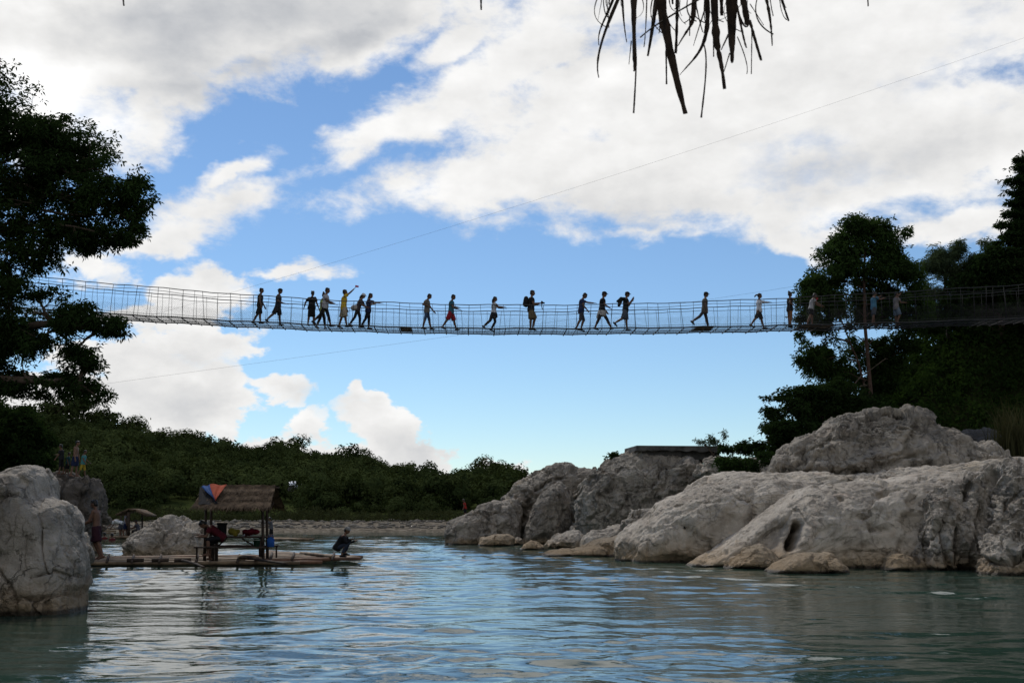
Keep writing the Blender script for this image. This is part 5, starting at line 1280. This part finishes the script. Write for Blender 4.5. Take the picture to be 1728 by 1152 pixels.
# ---- undergrowth of the right hillside (one uncountable mass)
rg = np.random.default_rng(55)
n = 9000
X = rg.uniform(9.5, 34, n); Y = 43.6 + 16 * rg.random(n) ** 1.15
Z = right_z(X, Y)
hz = .5 + .9 * (fbm(np.stack([X * .7, Y * .7, 0 * X], -1), 3, seed=71) + .6)
P = np.stack([X, Y - .2, Z + np.abs(hz) * rg.random(n) ** .5], -1)
bx = P[:, 0]; lim = np.where(np.abs(P[:, 1] - 47) < 1.6, np.array([float(v) for v in deck_z(np.clip(bx, -25, 28))]) - .35, 99)
P = P[P[:, 2] < lim]
V, F = leaf_quads(P, 16, .42, .24, .10, rg, .25, .8)
tag(obj('hillside_undergrowth', np_mesh('hillside_undergrowth', V, F, False), M_leaf_shrub), kind='stuff')

def shrub(label, ls, ncl, ln, w, mat, seed, gap=-.2, base=None, flat=.7, per=7, twigs=40, name='shrub'):
    lo = px_lobes(ls); b = base if base is not None else at(ls[0][0], ls[0][1] + ls[0][3] * 1.6, ls[0][4])
    return tree(name, label, 'shrub', [b, (b + lo[0][0]) / 2, lo[0][0]], lo, ncl, per, ln * .8, ln, w, mat, M_bark, .035, seed, gap=gap, gapf=1.6, shell=.1, twigs=twigs, flat=flat)
shrub('small round green bush sprouting left of the concrete platform', [(1030, 772, 10, 6, 51), (1036, 768, 6, 5, 51)], 110, .13, .07, M_leaf_mid, 201)
shrub('sparse twiggy plant standing against the sky above the concrete platform', [(1185, 744, 20, 5, 48.5), (1200, 738, 8, 10, 48.5), (1221, 733, 6, 12, 48.5), (1170, 742, 8, 4, 48.5), (1210, 748, 22, 6, 48.5)], 150, .12, .035, M_leaf_grey, 202, gap=.0, base=at(1205, 768, 48.5))
shrub('green bush right of the concrete platform on the rocks', [(1235, 782, 30, 12, 42.5), (1222, 776, 14, 10, 42.5), (1250, 790, 20, 10, 42.3)], 420, .14, .06, M_leaf_mid, 203)
shrub('dark round bush behind the rocks left of the flat topped tree', [(1245, 752, 18, 9, 46), (1262, 756, 16, 9, 46), (1225, 756, 14, 8, 46.3), (1280, 752, 14, 10, 46)], 420, .15, .065, M_leaf_dark, 204, gap=-.3)
shrub('low dark bush hugging the left foot of the huge grey boulder', [(1285, 770, 18, 9, 43.2), (1272, 786, 12, 9, 41), (1296, 778, 12, 8, 42)], 260, .13, .055, M_leaf_dark, 205)
# tall reed clump at the right edge
rg = np.random.default_rng(66); base = at(1712, 770, 41.5); root = thing('reed_clump', 'tall clump of dry yellow green reeds at the right edge above the rocks', 'reeds', base); mb = MB()
for k in range(480):
    b = np.array([rg.normal(0, .38), rg.normal(0, .3), 0]); h = rg.uniform(.7, 2.6); a = rg.uniform(0, 2 * pi); l = rg.uniform(.15, 1.15) * h * .55; d = np.array([cos(a), sin(a), 0])
    t = np.linspace(0, 1, 6)[:, None]; Pp = b + np.array([0, 0, 1.]) * (h * (t - .35 * t ** 3 * l / h)) + d * l * t ** 2.2; s = np.cross(d, [0, 0, 1.]) * .016; wv = (1 - t ** 1.5)
    V = np.concatenate([Pp + s * wv, Pp - s * wv]); F = np.array([[i, i + 1, i + 7, i + 6] for i in range(5)]); mb.add(V, F)
obj('blades', mb.mesh('blades', False), M_reed, root)

# ---- forest of the far hills, one mass, and single trees on its ridge
def proto_crown(seed, nc=46, per=7, squash=.8):
    r_ = np.random.default_rng(seed); lob = [(np.array([r_.uniform(-.45, .45), r_.uniform(-.45, .45), .55 + r_.uniform(-.15, .4)]), np.array([.45, .45, .34]) * r_.uniform(.7, 1.2)) for _ in range(6)]
    P = lobe_points(lob, nc * per, r_, 2.2, -.25, .6, seed); N = nrm(P - np.array([0, 0, .3]) + r_.normal(0, .22, P.shape)); S = nrm(np.cross(N, r_.normal(size=P.shape))); T = np.cross(N, S)
    L = .066 * r_.uniform(.6, 1.5, (len(P), 1)); V = np.stack([P - S * L, P - T * L * .6, P + S * L, P + T * L * .6], 1).reshape(-1, 3)
    return V, np.arange(len(V)).reshape(-1, 4)
_Yc = np.linspace(120, 205, 200); _xc = at(487, 817, _Yc); HOUSE_Y = float(_Yc[np.argmin(np.abs(hill_z(_xc[:, 0], _Yc) - _xc[:, 2] + 1.4))])
protos = [proto_crown(300 + k, 92) for k in range(8)]
rg = np.random.default_rng(9)
n = 3100
pxs = rg.uniform(-140, 980, n); Yv = 113 + 112 * rg.random(n) ** .8
X = at(pxs, 800, Yv)[:, 0]; Z = hill_z(X, Yv)
clear = fbm(np.stack([X * .035, Yv * .035, 0 * X], -1), 3, seed=91)
Vs, Fs, k0 = [], [], 0
for i in range(n):
    if clear[i] > .22 and rg.random() < .8: continue
    if Yv[i] < 118 and rg.random() < .6: continue
    if abs(pxs[i] - 493) < 18 and Yv[i] < HOUSE_Y + 3 and Z[i] + 2.6 > 1.3 + (871 - 822) / FPX * Yv[i]: continue
    s = rg.uniform(1.2, 2.7) * (1.3 if rg.random() < .12 else 1) * (.75 if Yv[i] < 122 else 1)
    V, F = protos[rg.integers(8)]; a = rg.uniform(0, 6.28); c, s_ = cos(a), sin(a)
    Q = np.stack([V[:, 0] * c - V[:, 1] * s_, V[:, 0] * s_ + V[:, 1] * c, V[:, 2] * rg.uniform(.8, 1.25)], -1) * s + np.array([X[i], Yv[i], Z[i] - .3])
    Vs.append(Q); Fs.append(F + k0); k0 += len(Q)
tag(obj('forest', np_mesh('forest', np.concatenate(Vs), np.concatenate(Fs), False), M_leaf_hill), kind='stuff')
# shrubs and grass at the foot of the hills behind the gravel
n = 2600; X = rg.uniform(-75, 25, n); Yv = 106 + 9 * rg.random(n); Z = np.maximum(gravel_z(X, Yv), hill_z(X, Yv))
P = np.stack([X, Yv, Z + rg.random(n) * (.3 + .7 * (fbm(np.stack([X * .15, Yv * .3, 0 * X], -1), 2, seed=12) + .5).clip(0))], -1)
V, F = leaf_quads(P, 10, .5, .42, .12, rg, .0, 1.0)
tag(obj('riverside_scrub', np_mesh('riverside_scrub', V, F, False), M_leaf_olive), kind='stuff')
# single trees seen against the sky on the ridge
ptree = []
for k in range(5):
    V, F = proto_crown(400 + k, 110, 7); me = np_mesh('crown', V * np.array([1, 1, .9]) + np.array([0, 0, .25]), F, False); me.materials.append(M_leaf_hill)
    mb = MB(); r_ = np.random.default_rng(k); limb(mb, (0, 0, -.5), (0, 0, .8), .05, .03, r_, 0)
    for q in range(4): limb(mb, (0, 0, .3 + .1 * q), (cos(q * 1.7) * .4, sin(q * 1.7) * .4, .9 + .1 * q), .025, .01, r_, .1)
    mt = mb.mesh('trunk'); mt.materials.append(M_bark); ptree.append((mt, me))
GT = 'trees on the ridge of the far hills'
RT = [(78, 2.3), (92, 2.6), (118, 3.0), (135, 2.5), (160, 2.5), (178, 2.2), (196, 1.6), (222, 2.3), (232, 1.5), (256, 1.6), (272, 1.8), (290, 1.7), (312, 1.9), (322, 1.5), (331, 1.7), (350, 1.5), (372, 1.8), (384, 1.5), (412, 1.4), (438, 1.3), (466, 2.0), (474, 1.4), (492, 1.5), (503, 2.2), (530, 1.5), (560, 1.2),
      (607, 2.0), (632, 1.1), (690, 1.6), (715, 1.4), (740, 1.1), (786, 1.3), (800, 1.7), (815, 1.9), (832, 1.9), (850, 1.8), (866, 1.7)]
for k, (px, s) in enumerate(RT):
    Yd = float(ridge_y(at(px, 780, 215)[0])) - 3; x = at(px, 780, Yd)[0]; z = float(hill_z(np.array([x]), np.array([Yd]))[0])
    root = thing('ridge_tree', 'small dark tree standing against the sky on the far hill ridge', 'tree', (x, Yd, z + .1), rg.uniform(0, 6), GT); s *= 1.6; root.scale = (s, s, s * rg.uniform(.9, 1.25))
    for nm, me in (('trunk', ptree[k % 5][0]), ('crown', ptree[k % 5][1])):
        o = bpy.data.objects.new(nm, me); COL.objects.link(o); o.parent = root

# ---- white roofed house on the far hill
Yc = np.linspace(120, 205, 200); xc = at(487, 817, Yc); Yh = float(Yc[np.argmin(np.abs(hill_z(xc[:, 0], Yc) - xc[:, 2] + 1.4))]); x0 = at(487, 817, Yh)
hs = thing('hillside_house', 'tiny house with white sheet roof half hidden among trees of the far hill', 'house', x0); M_sheet = simple('white_roof_sheet', (.72, .74, .76), .5, .06, 1); M_wall = simple('grey_house_wall', (.2, .19, .18), .9, .2, 1)
hs.scale = (.55, .6, .55); mb = MB(); box(mb, (0, 0, -.9), (3.0, 3, 1.6)); obj('wall', mb, M_wall, hs)
mb = MB(); box(mb, (0, -1.0, .20), (3.6, 2.3, .08), rx=.42); box(mb, (0, 1.0, .20), (3.6, 2.3, .08), rx=-.42); obj('roof', mb, M_sheet, hs)
x1 = at(502, 819.5, Yh); hs2 = thing('hillside_house', 'smaller pale shed roof right of the white roofed house on the far hill', 'house', x1)
hs2.scale = (.5, .6, .55); mb = MB(); box(mb, (0, 0, -.7), (1.5, 2, 1.0)); obj('wall', mb, M_wall, hs2); mb = MB(); box(mb, (0, -.3, .0), (1.9, 2.6, .07), rx=.35, ry=.12); obj('roof', mb, M_sheet, hs2)

# ---- concrete platform on the rocks
pf = thing('concrete_platform', 'dark flat concrete platform lying on top of the grey cliff block', 'platform', at(1130, 768, 50)); po = np.array(pf.location)
a, b = at(1070, 754, 50), at(1212, 750.5, 50.5); zt = (a[2] + b[2]) / 2
rz = .11; mb = MB(); L = b[0] - a[0]
def slab_mesh(w, d, h, seed):
    m = MB(); V, F = [], []
    nx_, ny_, nz_ = 60, 24, 8
    bm = bmesh.new(); bmesh.ops.create_cube(bm, size=1); bmesh.ops.subdivide_edges(bm, edges=bm.edges, cuts=24, use_grid_fill=True)
    V = np.array([v.co[:] for v in bm.verts]); F = np.array([[v.index for v in f.verts] for f in bm.faces]); bm.free()
    V = V * np.array([w, d, h]); low_ = sstep(.3, -.5, V[:, 2] / h)
    V[:, 2] -= (.10 * np.abs(fbm(V * np.array([3, 3, 1.]), 3, seed=seed))) * low_ * 1.6; V[:, 1] += .06 * fbm(V * 3, 3, seed=seed + 1) * (low_ * .8 + .2); V[:, 0] += .04 * fbm(V * 3, 3, seed=seed + 2) * (low_ * .8 + .2)
    m.add(V, F); return m
ca, sa = cos(rz), sin(rz)
m1 = slab_mesh(L + .1, 2.6, .20, 1); m1.v[0] = m1.v[0] @ np.array([[ca, sa, 0], [-sa, ca, 0], [0, 0, 1]]); m1.v[0] += (a + b) / 2 + np.array([0, 1.1, -.10]) - po
obj('slab', m1, M_concrete, pf)
m2 = slab_mesh(L * .92, 2.3, .42, 4); m2.v[0] = m2.v[0] @ np.array([[ca, sa, 0], [-sa, ca, 0], [0, 0, 1]]); m2.v[0] += (a + b) / 2 + np.array([.1, 1.25, -.38]) - po
obj('footing', m2, M_concrete, pf)

# ================================================================ thatch eave hanging above the viewer
TY = 2.6
te = thing('thatch_eave', 'ragged dark palm thatch hanging from the eave above the viewer', 'thatch', at(1170, -60, TY)); to = np.array(te.location)
M_palm = simple('dry_palm_thatch', (.045, .028, .018), .85, .5, 20, .2)
def zc(x, y): return 960 + x / 4.32, y / 4.32
ST = [([(250, -60), (225, 80), (210, 160)], 5, 2), ([(345, -60), (270, 120), (225, 230), (218, 330)], 24, 6), ([(385, -60), (290, 160), (225, 360), (212, 460), (217, 570)], 30, 8), ([(388, -60), (400, 150), (422, 310)], 20, 6),
      ([(475, -60), (475, 250), (480, 460), (472, 515)], 56, 14), ([(492, 420), (485, 600), (472, 825)], 12, 15), ([(455, 300), (438, 470)], 10, 4), ([(569, -60), (560, 200), (547, 345)], 11, 7), ([(645, -60), (610, 200), (575, 410)], 40, 16),
      ([(655, -60), (700, 180), (740, 380), (790, 600), (850, 830)], 84, 34), ([(708, 320), (712, 615)], 15, 12), ([(792, -60), (785, 250), (778, 390)], 27, 20), ([(735, 330), (800, 545)], 22, 8), ([(960, -10), (730, 125), (600, 210), (520, 275)], 15, 10),
      ([(920, -60), (905, 130), (880, 200), (795, 335)], 44, 8), ([(882, 120), (880, 262)], 12, 8), ([(925, -60), (930, 50), (975, 235)], 15, 8), ([(1000, -60), (1003, 200), (975, 330), (890, 460), (810, 545)], 46, 4), ([(985, 330), (1000, 480), (985, 680), (965, 858)], 12, 14),
      ([(1000, 40), (940, 230), (908, 335)], 12, 4), ([(1058, -60), (1075, 280), (1100, 420), (1135, 650)], 64, 24), ([(1050, 100), (1055, 415)], 18, 8), ([(1110, -60), (1115, 115)], 28, 26), ([(1190, -60), (1190, 250), (1190, 460)], 86, 20), ([(1150, -60), (1175, 350)], 30, 20),
      ([(1225, 40), (1270, 260), (1295, 350)], 26, 12), ([(1228, 270), (1290, 440), (1297, 540)], 9, 6), ([(1165, 250), (1110, 365)], 18, 8), ([(1172, 390), (1130, 525)], 10, 6), ([(1260, -60), (1305, 185)], 54, 46), ([(1318, 150), (1360, 300), (1402, 442)], 30, 28),
      ([(1335, 180), (1330, 540)], 9, 7), ([(1320, 30), (1420, 185)], 8, 5), ([(1235, 90), (1280, 190), (1312, 170)], 14, 14), ([(1425, -60), (1465, 130), (1482, 335)], 32, 8), ([(1530, -60), (1550, 0), (1602, 155)], 20, 16), ([(750, -60), (757, 32)], 20, 14), ([(300, -60), (292, 35)], 22, 10),
      ([(690, -60), (700, 250)], 50, 20), ([(1215, -60), (1205, 330)], 40, 16), ([(630, -60), (660, 150), (655, 245)], 20, 6), ([(1460, -60), (1475, 50), (1490, 120)], 10, 3)]
ST2 = [([(811, -30), (812, 17)], 4, 3), ([(205, -30), (209, 10)], 3, 3), ([(1462, -30), (1465, 11)], 3, 2)]
fr = MB(); rg = np.random.default_rng(4)
def strand(pts, w0, w1, Y):
    P = np.array([at(x, y, Y) for x, y in pts]); t = np.linspace(0, 1, len(P)); n = 16; tt = np.linspace(0, 1, n)
    deg = min(3, len(P) - 1); Q = np.stack([np.polyval(np.polyfit(t, P[:, k], deg), tt) for k in range(3)], -1)
    T = nrm(np.gradient(Q, axis=0)); ya = np.array([rg.normal(0, .35), 1, 0]); S = nrm(np.cross(T, ya)); Nn = np.cross(S, T)
    w = np.linspace(w0, w1, n)[:, None] * Y / FPX / 2 * (1 + .12 * rg.normal(size=(n, 1))); th = .0025
    Vv = np.concatenate([Q - S * w, Q - Nn * th - Nn * w * .25, Q + S * w, Q + Nn * th - Nn * w * .25]); i = np.arange(n - 1)
    F = np.concatenate([np.stack([a_ * n + i, a_ * n + i + 1, b_ * n + i + 1, b_ * n + i], -1) for a_, b_ in ((0, 1), (1, 2), (2, 3), (3, 0))])
    F = np.vstack([F, [[n - 1, 2 * n - 1, 3 * n - 1, 4 * n - 1]]]); fr = MB(); fr.add(Vv - to, F); obj('palm_strip', fr.mesh('palm_strip', False), M_palm, te)
for pts, w0, w1 in ST: strand([zc(*p) for p in pts], w0 / 4.32, w1 / 4.32, TY + rg.uniform(-.12, .12))
for k in range(34):
    x = rg.uniform(1012, 1330); L_ = rg.uniform(10, 62); strand([(x, -15), (x + rg.normal(0, 5), L_ * .5), (x + rg.normal(0, 14), L_)], rg.uniform(1.0, 3.2), .7, TY + rg.uniform(-.15, .15))
for pts, w0, w1 in ST2: strand(pts, w0, w1, TY)
mb = MB(); seg(mb, at(720, -75, TY) - to, at(1560, -70, TY) - to, .03, 8); obj('eave_pole', mb, M_bamboo2, te)
mb = MB()                                                       # thatch slope above and behind the pole, out of the frame
for k in range(900):
    x = rg.uniform(-.35, 1.05); t = rg.random(); p = np.array([x, TY - 1.1 * t, 0]) + np.array([0, .0, at(900, -35, TY)[2] + .22 + .75 * t]); d = np.array([rg.normal(0, .04), .22, -.15]) * rg.uniform(.5, 1.0); w = np.array([rg.uniform(.008, .02), 0, 0])
    mb.add(np.array([p - w, p + w, p + d + w * .5, p + d - w * .5]) - to, np.array([[0, 1, 2, 3]]))
obj('thatch_leaves', mb.mesh('thatch_leaves', False), M_palm, te)
